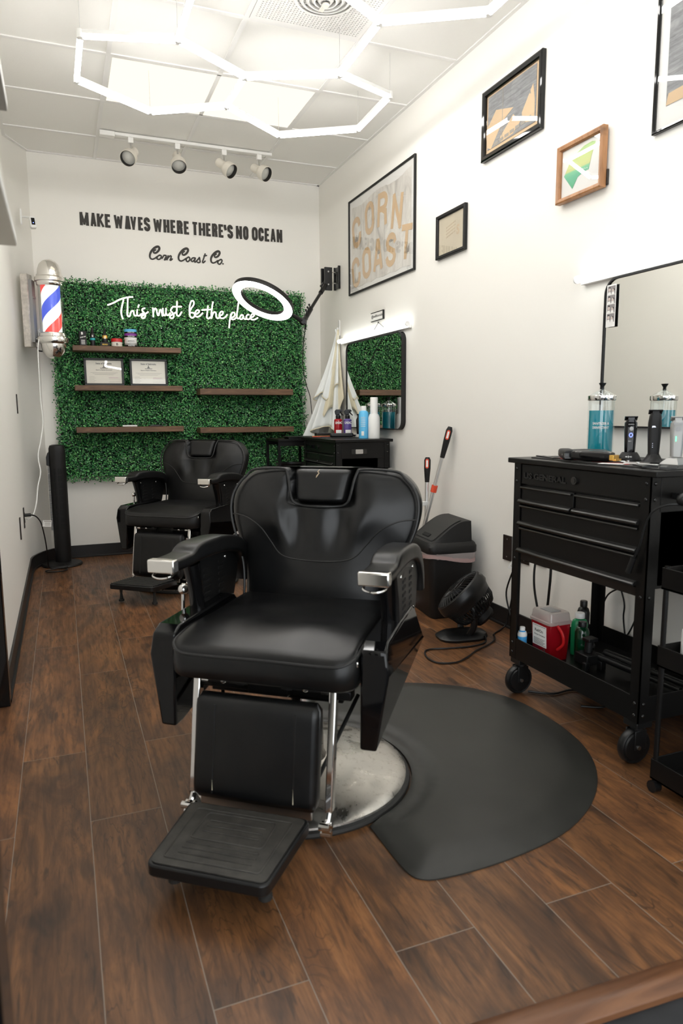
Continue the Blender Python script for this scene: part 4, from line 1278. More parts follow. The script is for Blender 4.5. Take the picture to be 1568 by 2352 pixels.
for k in range(7): b.box(xi+.0020, xi+.0030, 3.26-.045*k, 3.225-.045*k, 2.508+.003*k, 2.520+.004*k)
poly(b, xi+.0022, [(2.975, 2.645), (2.965, 2.655), (2.96, 2.640)])
b.out('dark_marks', M['fine'], t, smooth=False)
gpane(t, xi, 2.890, 3.340, 2.475, 2.773)
# oak frame
t, xi = pic('framed_print', 'oak framed green and yellow fan shaped print, lowest of the upper pictures', 'framed print', 2.432, 2.722, 2.069, 2.312, .022, .030, M['oak'], gap=.010)
B().box(XR-.011, XR-.001, 2.425, 2.50, 2.078, 2.14).out('hanger', M['brown'], t, bevel=.002)
sheet(t, xi+.004, 2.446, 2.708, 2.083, 2.298, M['whitepaper'])
b = B()
fan_o = [(2.685, 2.182), (2.655, 2.222), (2.615, 2.252), (2.56, 2.272), (2.51, 2.274), (2.49, 2.268)]
poly(b, xi+.0028, fan_o+[(2.513, 2.215), (2.527, 2.167), (2.56, 2.166), (2.595, 2.155), (2.627, 2.115)])
b.out('print', M['fade'], t, smooth=False)
b = B()
for k in range(5): b.ball((xi+.0026, 2.585-.012*k, 2.180-.001*k), .0028, sx=.15, n=6)
b.out('dots', M['whitepaper'], t)
gpane(t, xi, 2.452, 2.702, 2.089, 2.292)
# large print running out of the picture on the right
t, xi = pic('framed_poster', 'tall black framed grey and tan poster cut by the right edge of the picture', 'framed poster', 1.45, 2.190, 2.184, 2.90, .012, .018, M['gloss'])
sheet(t, xi+.004, 1.46, 2.18, 2.194, 2.89, M['whitepaper'])
B().box(xi+.002, xi+.0035, 1.53, 2.135, 2.27, 2.84).out('print', M['grey'], t, smooth=False)
b = B()
b.prism([(xi+.0012, y, z) for y, z in ((2.135, 2.27), (2.125, 2.31), (1.53, 2.33), (1.53, 2.268), (1.8, 2.265))], (0, 0, 0), (.0005, 0, 0))
for y, z, r_ in ((2.06, 2.52, 14), (1.86, 2.54, 4)):
    block(b, 'W' if y > 2 else 'A', y, z, .13, .22, r_, xi+.0015, .045)
b.out('letters', M['tan'], t, smooth=False)
gpane(t, xi-.002, 1.462, 2.178, 2.196, 2.888)

# ---------------------------------------------------------------- mirrors
def mirror(label, y0, y1, z0, z1, dep):
    t = thing('wall_mirror', label, 'mirror', (XR, (y0+y1)/2, z0), group='black framed wall mirrors')
    yc, zc, w, h = (y0+y1)/2, (z0+z1)/2, y1-y0, z1-z0
    o = rrect(w, h, .065, 8); i_ = rrect(w-.014, h-.014, .058, 8)
    b = B(); n = len(o)
    xa, xb = XR-dep, XR-.001
    rg_ = [[b.bm.verts.new((x, yc+a, zc+c)) for a, c in pl] for x, pl in ((xb, o), (xa, o), (xa, i_), (xa+.010, i_))]
    for A, C in zip(rg_, rg_[1:]):
        for k in range(n): b.bm.faces.new((A[k], A[(k+1) % n], C[(k+1) % n], C[k]))
    b.out('frame', M['blkm'], t, angle=50)
    b = B(); b.prism([(xa+.006, yc+a, zc+c) for a, c in i_], (0, 0, 0), (.004, 0, 0)); b.out('mirror_glass', M['mirror'], t, smooth=False)
    return t
mirror('rounded black framed mirror behind the far cart, reflecting the green hedge', 4.262, 5.255, 1.028, 1.686, .034)
mirror('large black framed mirror at the right edge, behind the near cart', 1.40, 2.392, 1.078, 1.690, .028)
def bar(label, y0, y1, z):
    t = thing('vanity_light', label, 'wall light', (XR, (y0+y1)/2, z), group='tube lights above the mirrors')
    b = B(); b.box(XR-.024, XR-.001, y0+.01, y1-.01, z-.020, z+.004); b.out('holder', M['white'], t, bevel=.003)
    b = B(); b.cyl((XR-.038, y0, z+.004), (XR-.038, y1, z+.004), .0155, n=16); b.out('light_tube', M['barl'], t)
    b = B()
    for y in (y0, y1): b.cyl((XR-.038, y-.004, z+.004), (XR-.038, y+.004, z+.004), .0165, n=16)
    b.out('end_cap', M['white'], t)
bar('glowing white tube light above the far mirror', 4.175, 5.395, 1.715)
bar('glowing white tube light above the near mirror, running off to the right', 1.33, 2.555, 1.712)
b = B(); b.sweep([(XR-.003, 4.80, 1.732), (XR-.004, 4.70, 1.790), (XR-.003, 4.58, 1.732)], .0015, 6); b.ball((XR-.005, 4.70, 1.79), .005, n=8)
tag(b.out('hanging_wire', M['blk']), 'thin black hanging wire on a nail above the far tube light', 'wire')
t = thing('name_sign', 'small white name sign reading @willitocuts above the far mirror', 'sign', (XR, 4.715, 1.806))
B().box(XR-.008, XR-.001, 4.61, 4.82, 1.807, 1.866).out('board', M['whitepaper'], t)
b = B(); b.box(XR-.010, XR-.001, 4.605, 4.82, 1.863, 1.868); b.box(XR-.010, XR-.001, 4.605, 4.82, 1.804, 1.808); b.box(XR-.014, XR-.001, 4.603, 4.609, 1.804, 1.868); b.out('edge', M['blk'], t)
b = B(); b.text('@willitocuts', (XR-.0086, 4.812, 1.824), LF, UP, width=.19, height=.026, bold=.015); b.out('lettering', M['ink'], t, smooth=False)
# strip of booth photos stuck on the near mirror
t = thing('photo_strip', 'white strip of four small booth photos stuck on the near mirror', 'photo strip', (XR-.030, 2.345, 1.50))
px = XR-.0305
B().box(px, px+.0008, 2.321, 2.373, 1.492, 1.662).out('card', M['whitepaper'], t)
for k in range(4):
    z = 1.622-.037*k
    ph = B().box(px-.0004, px, 2.325, 2.368, z, z+.035).out('photo', M['photo'], t)
    b = B()
    for dy, dz, r_ in ((.012, .020, .0062), (-.008, .016, .0056)): b.ball((px-.0006, 2.3465+dy, z+dz), r_, sx=.06, sz=1.2, n=8)
    b.out('faces', M['skin'], ph)
    b = B()
    for dy, dz, r_ in ((.012, .027, .0062), (-.011, .019, .0062)): b.ball((px-.0005, 2.3465+dy, z+dz), r_, sx=.05, sz=.8, n=8)
    b.out('hair', M['hair'], ph)
    b = B()
    for dy, w_ in ((.012, .010), (-.008, .009)): b.prism([(px-.0007, 2.3465+dy+a, z+c) for a, c in ((-w_, 0), (w_, 0), (w_*.6, .011), (-w_*.6, .011))], (0, 0, 0), (.0002, 0, 0))
    b.out('shirts', M['whitepaper'], ph)
# outlets and plates
def plate(label, y0, y1, z0, z1, x=XR, s=-1, holes=0, nm='outlet_plate', cat='outlet'):
    t = thing(nm, label, cat, (x, (y0+y1)/2, z0))
    xa, xb = sorted((x+s*.001, x+s*.007))
    B().box(xa, xb, y0, y1, z0, z1).out('plate', M['brown'], t, bevel=.002)
    yc, zc = (y0+y1)/2, (z0+z1)/2
    b = B()
    for z in (zc-.047, zc+.047): b.cyl((x+s*.006, yc, z), (x+s*.0085, yc, z), .004, n=10)
    b.out('screw', M['brushed'], t)
    if holes:
        b = B()
        for z in (zc-.020, zc+.020): b.prism([(x+s*.007, yc+a, z+c) for a, c in rrect(.030, .028, .010, 3)], (0, 0, 0), (s*.002, 0, 0))
        b.out('socket', M['blk'], t)
    return t
plate('dark blank wall plate low on the right wall, left of the near cart', 3.020, 3.096, .362, .497)
plate('dark wall outlet seen under the near cart drawers, farther one', 2.870, 2.945, .372, .505, holes=1)
plate('dark wall outlet seen under the near cart drawers with a plug in it', 2.735, 2.812, .388, .515, holes=1)
plate('dark light switch plate high on the left wall', 5.135, 5.176, 1.154, 1.282, XL, 1, nm='switch_plate', cat='light switch')
plate('dark wall outlet on the left wall with two plugs in it', 5.005, 5.045, .402, .538, XL, 1, 1)
plate('dark blank plate on the left wall, nearer than the outlet', 4.555, 4.590, .400, .534, XL, 1)

# ---------------------------------------------------------------- left corner: barber pole, camera, tower fan, shelves
PX, PY = -.020, 5.62
t = thing('barber_pole', 'lit barber pole with red white and blue stripes and chrome domes, left corner', 'barber pole', (PX, PY, 1.55))
GP_ = lambda pr, n=40: B().lathe(pr, n=n)
GP_([(.0, .700), (.020, .699), (.045, .688), (.068, .664), (.080, .630), (.084, .600), (.084, .590)]).out('dome', M['nickel'], t, True)
GP_([(.080, .592), (.090, .590), (.090, .580), (.101, .572), (.104, .560), (.103, .545), (.094, .540), (.094, .532), (.092, .520), (.086, .512)]).out('collar', M['nickel'], t, True)
GP_([(.086, .185), (.092, .180), (.094, .166), (.096, .158), (.106, .152), (.108, .135), (.104, .118), (.096, .112), (.090, .106), (.084, .104)]).out('collar', M['nickel'], t, True)
GP_([(.087, .108), (.086, .085), (.078, .052), (.060, .023), (.035, .005), (.0, .0)]).out('dome', M['nickel'], t, True)
GP_([(.066, .182), (.066, .516)]).out('stripe_cylinder', M['stripe'], t, True)
GP_([(.084, .180), (.084, .514)]).out('glass', M['jar'], t, True)
nrm = Vector((-.90, .42, 0)).normalized()         # toward the angled corner wall
mt = rotm(math.atan2(nrm.y, nrm.x)).to_4x4()
b = B(); b.box(.150, .200, -.040, .040, .085, .600, mt); b.out('back_board', M['concrete'], t, True, bevel=.003)
b = B(); b.box(.125, .150, -.022, .022, .12, .56, mt); b.box(.150-.03, .150, -.018, .018, .43, .445, mt)
b.out('channel', M['grey50'], t, True)
b = B()
for z in (.555, .140): b.sweep([mt @ Vector((.085, 0, z)), mt @ Vector((.155, 0, z+.004))], .009, 10)
b.out('arm', M['nickel'], t, True)
b = B(); b.sweep(smooth_path([mt @ Vector(p) for p in ((.14, -.03, .09), (.13, -.04, .062), (.06, -.045, .060), (.035, -.05, .045), (.06, -.05, .030), (.045, -.05, .022))], 5), .005, 8); b.out('cable', M['blk'], t, True)
# bundled white power cord from the pole to the outlet
b = B()
c0 = Vector((PX, PY, 1.55))
for k in range(5):
    b.sweep([c0+mt @ Vector((.105+.012*math.cos(a), -.035+.010*math.sin(a)*.6+.004*k, .165+.050*math.sin(a))) for a in [2*PI*j/16 for j in range(16)]], .0045, 7, closed=True)
for k in range(6): b.sweep([c0+mt @ Vector((.105+.020*math.cos(a), -.030+.020*math.sin(a), .160+.008*k)) for a in [2*PI*j/12 for j in range(12)]], .004, 6, closed=True)
dn = [(-.115, 5.545, 1.68), (-.125, 5.50, 1.60), (-.127, 5.48, 1.45), (-.128, 5.47, 1.25), (-.122, 5.44, 1.10), (-.140, 5.40, .98), (-.165, 5.33, .86), (-.155, 5.28, .75), (-.175, 5.20, .66), (-.19, 5.12, .55), (-.215, 5.06, .475), (-.25, 5.03, .458)]
b.sweep(smooth_path(dn, 6), .0042, 8)
tag(b.out('power_cord', M['matte_white']), 'white power cord bundled under the barber pole and hanging down the left wall', 'cord')
t = thing('security_camera', 'small white security camera on an arm in the upper left corner', 'camera', (-.19, 5.73, 2.57))
b = B(); b.prism([(-.178+.003*c*0, 5.725+a*.42, 2.555+c) for a, c in rrect(.055, .11, .025, 5)], (-.012, -.004, 0), (0, 0, 0)); b.out('mount_plate', M['matte_white'], t, bevel=.002)
b = B(); b.sweep([(-.185, 5.725, 2.555), (-.15, 5.705, 2.550), (-.125, 5.69, 2.545)], .008, 10); b.ball((-.12, 5.685, 2.535), .012, n=10); b.out('arm', M['matte_white'], t)
cm = Matrix.Translation((-.108, 5.665, 2.505)) @ rotm(R(12), R(-8), R(-4)).to_4x4()
b = B(); b.prism([cm @ Vector((a, 0, c)) for a, c in rrect(.042, .082, .012, 4)], cm.to_3x3() @ Vector((0, -.018, 0)), cm.to_3x3() @ Vector((0, .018, 0))); b.out('body', M['matte_white'], t, bevel=.003)
b = B(); b.box(-.012, .012, -.0195, -.0175, -.020, .028, cm); b.out('lens_window', M['gloss'], t, bevel=.002)
b = B(); b.ball(cm @ Vector((0, -.0197, -.006)), .003, n=8); b.out('status_light', M['ledb'], t)

t = thing('tower_fan', 'tall black tower fan on a round base in the back left corner', 'fan', (-.055, 5.685, 0))
b = B(); b.lathe([(.145, .0), (.148, .006), (.140, .018), (.10, .024), (.05, .030), (.045, .05)], n=48); b.out('base', M['blkm'], t, True)
b = B()
rows = []
for z, s_ in ((.03, .92), (.06, 1), (.80, 1), (.86, 1), (.895, .97), (.915, .86), (.922, .55)):
    rows.append([b.bm.verts.new((x*s_+.01, y*s_-.0, z)) for x, y in [(q[0], q[1]) for q in rrect(.118, .12, .050, 6)]])
for A, C in zip(rows, rows[1:]):
    for k in range(len(A)): b.bm.faces.new((A[k], A[(k+1) % len(A)], C[(k+1) % len(A)], C[k]))
b.bm.faces.new(rows[0][::-1]); b.bm.faces.new(rows[-1])
body = b.out('body', M['blkm'], t, True, angle=50)
b = B()
for x in (-.022, -.012, .012, .022, .032):
    for k in range(9): b.box(x-.0030, x+.0030, -.0615, -.0590, .285+.052*k, .330+.052*k)
b.out('grille_slot', M['void'], body, True)
b = B()
for k in range(46): b.box(-.062, -.048, -.045, .03, .28+.0105*k, .285+.0105*k)
b.out('louvre_grille', M['grey50'], t, True)
b = B(); b.prism([(-.058, -.03, z) if 0 else (x, -.035, z) for x, z in ((-.045, .76), (-.068, .77), (-.068, .83), (-.058, .86), (-.045, .872))], (0, 0, 0), (0, .07, 0)); b.out('rear_handle', M['blk'], t, True, bevel=.004)
b = B()
b.sweep(smooth_path([(-.262, 5.022, .487), (-.235, 5.03, .487), (-.20, 5.08, .47), (-.175, 5.17, .42), (-.165, 5.24, .36), (-.155, 5.34, .25), (-.15, 5.45, .12), (-.15, 5.50, .03), (-.12, 5.52, .012), (-.06, 5.50, .010), (-.02, 5.46, .010), (-.06, 5.40, .010), (-.14, 5.40, .010), (-.17, 5.44, .012), (-.10, 5.48, .016), (-.03, 5.52, .012), (-.02, 5.57, .014), (-.04, 5.58, .022)], 6), .0045, 8)
b.cyl((-.2615, 5.022, .487), (-.225, 5.03, .487), .011, n=10)
tag(b.out('power_cord', M['blk']), 'black fan cord plugged into the left wall and coiled on the floor', 'cord')
t = thing('cord_tag', 'small white paper tag on the black fan cord', 'tag', (-.16, 5.21, .40))
b = B(); mm = Matrix.Translation((-.150, 5.21, .397)) @ rotm(R(8), 0, R(6)).to_4x4()
b.box(-.012, .045, -.0006, .0006, -.022, .022, mm); b.out('card', M['whitepaper'], t)
b = B()
for k in range(4): b.box(.002, .038, -.0011, -.0008, .004-.006*k, .006-.006*k, mm)
b.box(-.004, .042, -.0011, -.0008, .013, .018, mm); b.out('print', M['fine'], t, smooth=False)
for lab, z0, z1 in (('white wall shelf, shade painted on its underside, at the upper left edge, higher one', 1.700, 1.716), ('white wall shelf, bounce light painted on its underside, at the left edge, lower one', 1.463, 1.480)):
    t = thing('wall_shelf', lab, 'shelf', (-.16, 1.1, z0), group='shelves by the entrance')
    b = B(); b.box(XL+.001, -.0585, .75, 1.50, z0, z1); bd = b.out('board', M['white'], t, bevel=.001)
    B().box(XL+.004, -.0600, .753, 1.4985, z0-.002, z0-.0002).out('underside', M['dim' if z0 < 1.6 else 'shade_under'], t)  # added sheet; its colour imitates the light and shade below the board

# ---------------------------------------------------------------- ring lamp on its wall arm
rc = Vector((1.385, 4.99, 1.940)); rn = Vector((-.443, -.215, -.87)).normalized()
t = thing('ring_light', 'glowing white ring light on a black folding arm fixed to the right wall', 'ring light', (XR, 5.55, 2.16))
u_ = rn.cross(Vector((0, 0, 1))).normalized(); v_ = rn.cross(u_)
mr = Matrix((u_, v_, -rn)).transposed().to_4x4(); mr.translation = rc
b = B(); n = 64
def torus(pr, mat, nm, par):
    b = B(); rings = []
    for k in range(n):
        a = 2*PI*k/n
        rings.append([b.bm.verts.new(mr @ Vector((r*math.cos(a), r*math.sin(a), z))) for r, z in pr])
    for k in range(n):
        A, C = rings[k], rings[(k+1) % n]
        for j in range(len(pr)):
            j2 = (j+1) % len(pr); b.bm.faces.new((A[j], A[j2], C[j2], C[j]))
    return b.out(nm, mat, par, angle=50)
torus([(.166, .0), (.166, .030), (.172, .036), (.222, .036), (.229, .030), (.229, .0)], M['blkm'], 'housing', t)
torus([(.165, -.002), (.172, -.008), (.221, -.008), (.228, -.002), (.228, .003), (.165, .003)], M['ringl'], 'lamp_ring', t)
j0 = rc+u_*0; 
rim = rc + (Vector((1.72, 5.07, 1.845))-rc).normalized()*.225
J1 = Vector((1.735, 5.13, 1.828)); J2 = Vector((1.775, 5.18, 1.862)); J3 = Vector((2.040, 5.45, 2.165))
b = B(); b.sweep([rim, J1], [.010, .020], 10); b.ball(J1, .026, n=10); b.cyl(J1+Vector((-.005, -.03, 0)), J1+Vector((.005, .03, 0)), .018, n=12); b.out('swivel', M['blk'], t)
b = B(); b.cyl(J1, J2, .020, n=14); b.cyl(J1+(J2-J1)*.9, J1+(J3-J1)*.34, .0185, n=14); b.cyl(J1+(J3-J1)*.30, J1+(J3-J1)*.80, .0125, n=14); b.cyl(J1+(J3-J1)*.78, J3, .018, n=14); b.out('telescopic_arm', M['blk'], t)
b = B()
for f_, s_ in ((.20, 1), (.27, 1), (.34, 1), (.86, 1)):
    p = J1+(J3-J1)*f_
    b.sweep([p, p+Vector((-.018, -.02, .022))], [.006, .004], 8); b.ball(p+Vector((-.021, -.024, .026)), .0085, n=8)
b.out('clamp_screw', M['blk'], t)
b = B()
b.box(2.030, 2.095, 5.435, 5.455, 2.125, 2.305); b.box(2.025, 2.085, 5.50, 5.52, 2.16, 2.305)
b.prism([(x, 5.46, z) for x, z in ((2.005, 2.165), (2.04, 2.14), (2.07, 2.15), (2.07, 2.24))], (0, 0, 0), (0, .035, 0))
b.out('tilt_bracket', M['blk'], t, bevel=.003)
b = B()
for z in (2.17, 2.27): b.cyl((2.06, 5.43, z), (2.06, 5.53, z), .006, n=10)
for z in (2.19, 2.275): b.cyl((2.06, 5.478, z), (XR-.012, 5.478, z), .0045, n=8)
b.out('bolt', M['brushed'], t)
b = B(); b.box(XR-.012, XR-.001, 5.44, 5.55, 2.15, 2.20); b.box(XR-.012, XR-.001, 5.44, 5.55, 2.265, 2.32); b.box(XR-.020, XR-.001, 5.44, 5.456, 2.145, 2.325); b.box(XR-.020, XR-.001, 5.536, 5.55, 2.145, 2.325); b.box(XR-.016, XR-.001, 5.485, 5.50, 2.19, 2.28)
b.out('wall_plate', M['blk'], t, bevel=.003)
b = B()
b.sweep(smooth_path([J2+Vector((.01, .02, -.03)), (1.80, 5.28, 1.76), (1.83, 5.42, 1.62), (1.86, 5.50, 1.50), (1.90, 5.55, 1.38), (1.95, 5.60, 1.28), (1.97, 5.62, 1.15), (1.99, 5.62, 1.05), (2.0, 5.62, .94)], 6), .0032, 6)
b.cyl(J2+Vector((.01, .02, -.02)), (1.795, 5.25, 1.79), .007, n=8)
tag(b.out('power_cord', M['blk']), 'thin black cord hanging from the ring light arm', 'cord')
b = B(); b.sweep(smooth_path([(1.93, YB-.012, 1.92), (1.95, YB-.02, 1.70), (1.955, YB-.025, 1.45), (1.975, YB-.03, 1.25), (1.995, YB-.03, 1.05), (2.01, YB-.03, .97)], 6), .003, 6); b.cyl((1.955, YB-.025, 1.46), (1.962, YB-.026, 1.39), .007, n=8)
tag(b.out('power_cord', M['blk']), 'thin dark cord beside the right edge of the hedge on the back wall', 'cord')

# ---------------------------------------------------------------- white cape on a hook
t = thing('wall_hook', 'white plastic hook on the right wall holding the cape', 'hook', (XR, 5.47, 1.80))
b = B(); b.prism([(XR-.008, 5.47+a, 1.835+c) for a, c in rrect(.034, .13, .016, 5)], (0, 0, 0), (.007, 0, 0)); b.out('plate', M['matte_white'], t, bevel=.002)
b = B(); b.sweep(smooth_path([(XR-.004, 5.47, 1.80), (XR-.024, 5.47, 1.790), (XR-.034, 5.47, 1.808), (XR-.036, 5.47, 1.825)], 5), .006, 8); b.out('prong', M['matte_white'], t)
t = thing('barber_cape', 'white barber cape with cream lining hanging from a wall hook', 'cape', (XR, 5.47, 1.0))
def cape(u, v, flare=1.0, zb=.9, ph=0., off=0., a0=-82, a1=88):
    a = R(a0+(a1-a0)*u)                           # around the hook: 0 = straight off the wall
    zbot = zb + .05*math.sin(u*9+ph) + .10*max(0, math.sin(u*PI*1.6+ph*.7))
    z = 1.838-(1.838-zbot)*v
    r = .014 + flare*(.165*v**1.15 + .045*v*v)
    r *= 1+.23*v**.5*math.sin(a*9.5+ph+.6*v)+.08*math.sin(a*21+ph)*v
    x = XR-.012-(r*max(0.02, math.cos(a))+off*v)
    y = 5.468+math.sin(a)*r*.75+.035*v
    return Vector((min(x, XR-.006), y, z))
b = B(); b.grid(lambda u, v: cape(u, v, 1.18, .90, .4), 90, 30)
o = b.out('cloth', M['cape'], t, angle=80); o.modifiers.new('s', 'SOLIDIFY').thickness = .003
b = B(); b.grid(lambda u, v: cape(u, v*.66+.02, 1.22, 1.02, 1.7, .012, -78, 5), 60, 24)
o = b.out('overlap', M['cape'], t, angle=80); o.modifiers.new('s', 'SOLIDIFY').thickness = .003
b = B(); b.grid(lambda u, v: cape(u, v*.80+.02, 1.16, 1.00, 2.2, .006, -88, -42), 40, 24)
o = b.out('lining', M['lining'], t, angle=80); o.modifiers.new('s', 'SOLIDIFY').thickness = .003
b = B(); b.sweep([cape(k/59, .68, 1.22, 1.02, 1.7, .014, -78, 5) for k in range(60)], .0045, 6); b.out('hem', M['lining'], t)
b = B(); b.sweep([cape(k/89, 1, 1.18, .90, .4) for k in range(90)], .0045, 6); b.out('hem', M['lining'], t)

# ---------------------------------------------------------------- tool carts
def tool_cart(label, x0, x1, y0, y1, tray_items):
    t = thing('tool_cart', label, 'tool cart', ((x0+x1)/2, (y0+y1)/2, 0), group='black rolling tool carts')
    P, TR = M['powder'], M['trim']
    b = B(); b.box(x0-.012, x1+.012, y0-.030, y1+.030, .946, .966); b.out('top', P, t, bevel=.003)
    b = B(); b.box(x0+.018, x1, y0+.004, y1-.004, .590, .945); body = b.out('body', P, t, bevel=.002)
    for yy in (y0, y1):
        for xx in (x0, x1):
            sx = 1 if xx == x0 else -1; sy = 1 if yy == y0 else -1
            b = B()
            b.box(*sorted((xx, xx+sx*.004)), *sorted((yy, yy+sy*.040)), .150, .946); b.box(*sorted((xx, xx+sx*.040)), *sorted((yy, yy+sy*.004)), .150, .946)
            leg = b.out('leg', P, t)
            for z in (.925, .875, .565, .215, .175):
                b = B(); b.ball((xx-sx*.001, yy+sy*.018, z), .0062, sx=.6, n=8); b.ball((xx+sx*.018, yy-sy*.001, z), .0062, sy=.6, n=8); b.out('bolt', M['trim'], leg)
    # front panels (front faces -x)
    b = B(); b.box(x0+.004, x0+.018, y0+.042, y1-.042, .866, .944); b.out('fascia', P, t, bevel=.002)
    b = B(); b.text('US GENERAL', (x0+.0035, y1-.062, .889), LF, UP, width=.245, height=.024, bold=.045)
    for f in list(b.bm.faces): pass
    r_ = bmesh.ops.extrude_face_region(b.bm, geom=list(b.bm.faces)); bmesh.ops.translate(b.bm, vec=(-.004, 0, 0), verts=[v for v in r_['geom'] if isinstance(v, bmesh.types.BMVert)])
    b.out('lettering', M['gloss'], t, smooth=False)
    yl = y0+.345
    b = B(); b.cyl((x0-.004, yl, .905), (x0+.006, yl, .905), .014, n=18); b.cyl((x0-.006, yl, .905), (x0, yl, .905), .008, n=12); b.out('lock', M['trim'], t)
    ym = (y0+y1)/2
    for (ya, yb, za, zb) in ((ym+.006, y1-.040, .792, .860), (y0+.040, ym-.006, .792, .860), (y0+.040, y1-.040, .704, .786), (y0+.040, y1-.040, .596, .698)):
        b = B(); b.box(x0+.006, x0+.018, ya, yb, za, zb); dr = b.out('drawer', P, t, bevel=.002)
        b = B(); b.prism([(x0+.006, ya+.004, zb-.002), (x0-.004, ya+.004, zb-.003), (x0-.007, ya+.004, zb-.008), (x0-.004, ya+.004, zb-.012), (x0+.006, ya+.004, zb-.010)], (0, 0, 0), (0, yb-ya-.008, 0)); b.out('drawer_rail', TR, dr, bevel=.001)
        b = B(); b.prism([(x0+.006, ya, za+.018), (x0-.008, ya, za+.015), (x0-.016, ya, za+.007), (x0-.014, ya, za), (x0+.006, ya, za)], (0, 0, 0), (0, yb-ya, 0)); b.out('handle', TR, dr, bevel=.002)
    b = B(); b.box(x0+.006, x0+.02, y0+.04, y1-.04, .562, .592); b.out('bottom_rail', TR, t, bevel=.002)
    # end panels with inset grip
    for yy, s in ((y0, -1), (y1, 1)):
        b = B(); b.box(x0+.042, x1-.042, *sorted((yy, yy-s*.004)), .836, .945); b.out('end_panel', P, t, bevel=.001)
        xc = (x0+x1)/2-.03
        b = B(); b.prism([(xc+a, yy, .882+c) for a, c in rrect(.115, .034, .006, 3)], (0, s*.001, 0), (0, s*.004, 0)); lt = b.out('grip_plate', M['trim'], t)
        b = B(); b.prism([(xc+a, yy, .882+c) for a, c in rrect(.055, .030, .004, 3)], (0, s*.004, 0), (0, s*.008, 0)); b.out('grip', M['brushed'], lt)
        b = B(); b.box(x0+.05, x1-.09, *sorted((yy-s*.004, yy-s*.010)), .60, .834); b.out('end_sheet', P, t)
    # lower tray
    b = B(); b.box(x0+.004, x1-.004, y0+.004, y1-.004, .150, .164)
    for a in ((x0+.001, x0+.006, y0+.038, y1-.038), (x1-.006, x1-.001, y0+.038, y1-.038), (x0+.038, x1-.038, y0+.001, y0+.006), (x0+.038, x1-.038, y1-.006, y1-.001)):
        b.box(*a, .150, .236)
    b.out('tray', P, t, bevel=.001)
    for yy, sy in ((y0+.035, 1), (y1-.035, -1)):
        for xx in (x0+.035, x1-.035):
            b = B(); b.box(xx-.032, xx+.032, yy-.03, yy+.03, .128, .149); b.cyl((xx, yy, .115), (xx, yy, .13), .024, n=16)
            b.box(xx-.028, xx+.020, yy-.022, yy-.018, .052, .118); b.box(xx-.028, xx+.020, yy+.018, yy+.022, .052, .118)
            cs = b.out('caster', M['blk'], t, bevel=.002)
            b = B(); mm = Matrix.Translation((xx-.012, yy, .060)) @ rotm(x=R(90)).to_4x4()
            b.lathe([(.012, -.019), (.046, -.017), (.049, -.012), (.056, -.014), (.060, -.008), (.060, .008), (.056, .014), (.049, .012), (.046, .017), (.012, .019)], n=32, m=mm); b.out('wheel', M['blk'], cs)
            b = B(); b.cyl((xx-.012, yy-.026, .060), (xx-.012, yy+.026, .060), .007, n=10); b.out('axle', M['brushed'], cs)
    return t
tool_cart('black rolling drawer cart at the right, nearest the camera', 1.660, 2.112, 1.616, 2.312, True)
tool_cart('black rolling drawer cart at the back, behind the front chair', 1.712, 2.118, 4.408, 5.075, False)
t = thing('push_handle', 'black ball ended push handle on the near cart\'s side', 'handle bar', (1.93, 1.55, .88))
b = B(); b.cyl((1.70, 1.53, .885), (2.08, 1.53, .885), .012, n=14); b.box(1.74, 1.77, 1.53, 1.611, .875, .895); b.box(2.03, 2.06, 1.53, 1.611, .875, .895); b.out('bar', M['blk'], t, bevel=.002)
b = B(); b.ball((1.70, 1.53, .885), .020); b.out('knob', M['blk'], t)
b = B(); b.sweep(smooth_path([(1.70, 1.535, .870), (1.672, 1.568, .865), (1.652, 1.60, .84), (1.648, 1.622, .79), (1.647, 1.636, .73), (1.642, 1.655, .685)], 6), .0035, 7); b.cyl((1.642, 1.652, .690), (1.638, 1.668, .640), .009, n=10)
tag(b.out('power_cord', M['blk']), 'thin black cord hung over the near cart\'s handle', 'cord')
# side table with a thin frame behind the far cart
t = thing('side_table', 'slim black open frame table between the hedge and the far cart', 'table', (1.72, 5.43, 0))
b = B(); b.box(1.56, 1.86, 5.25, 5.60, .925, .943); b.out('top', M['powder'], t, bevel=.002)
for x in (1.57, 1.85):
    for y in (5.26, 5.59):
        B().box(x-.010, x+.010, y-.010, y+.010, 0, .925).out('leg', M['powder'], t)
b = B(); b.box(1.56, 1.88, 5.255, 5.275, .89, .925); b.box(1.56, 1.88, 5.575, 5.595, .89, .925); b.box(1.56, 1.88, 5.25, 5.60, .60, .612); b.out('apron', M['powder'], t)
t = thing('organizer_tray', 'small black tray on the slim table by the hedge', 'tray', (1.765, 5.34, .943))
b = B(); b.box(-.11, .11, -.06, .06, 0, .018); b.box(-.12, .12, -.07, .07, .014, .020); b.out('tray', M['blk'], t, True, bevel=.003)
t = thing('storage_bin', 'low round black bin under the slim table by the hedge', 'bin', (1.72, 5.42, .612))
b = B(); b.lathe([(.10, 0), (.125, .13), (.13, .135), (.12, .132), (.095, .01)], n=28); b.out('body', M['blk'], t, True)

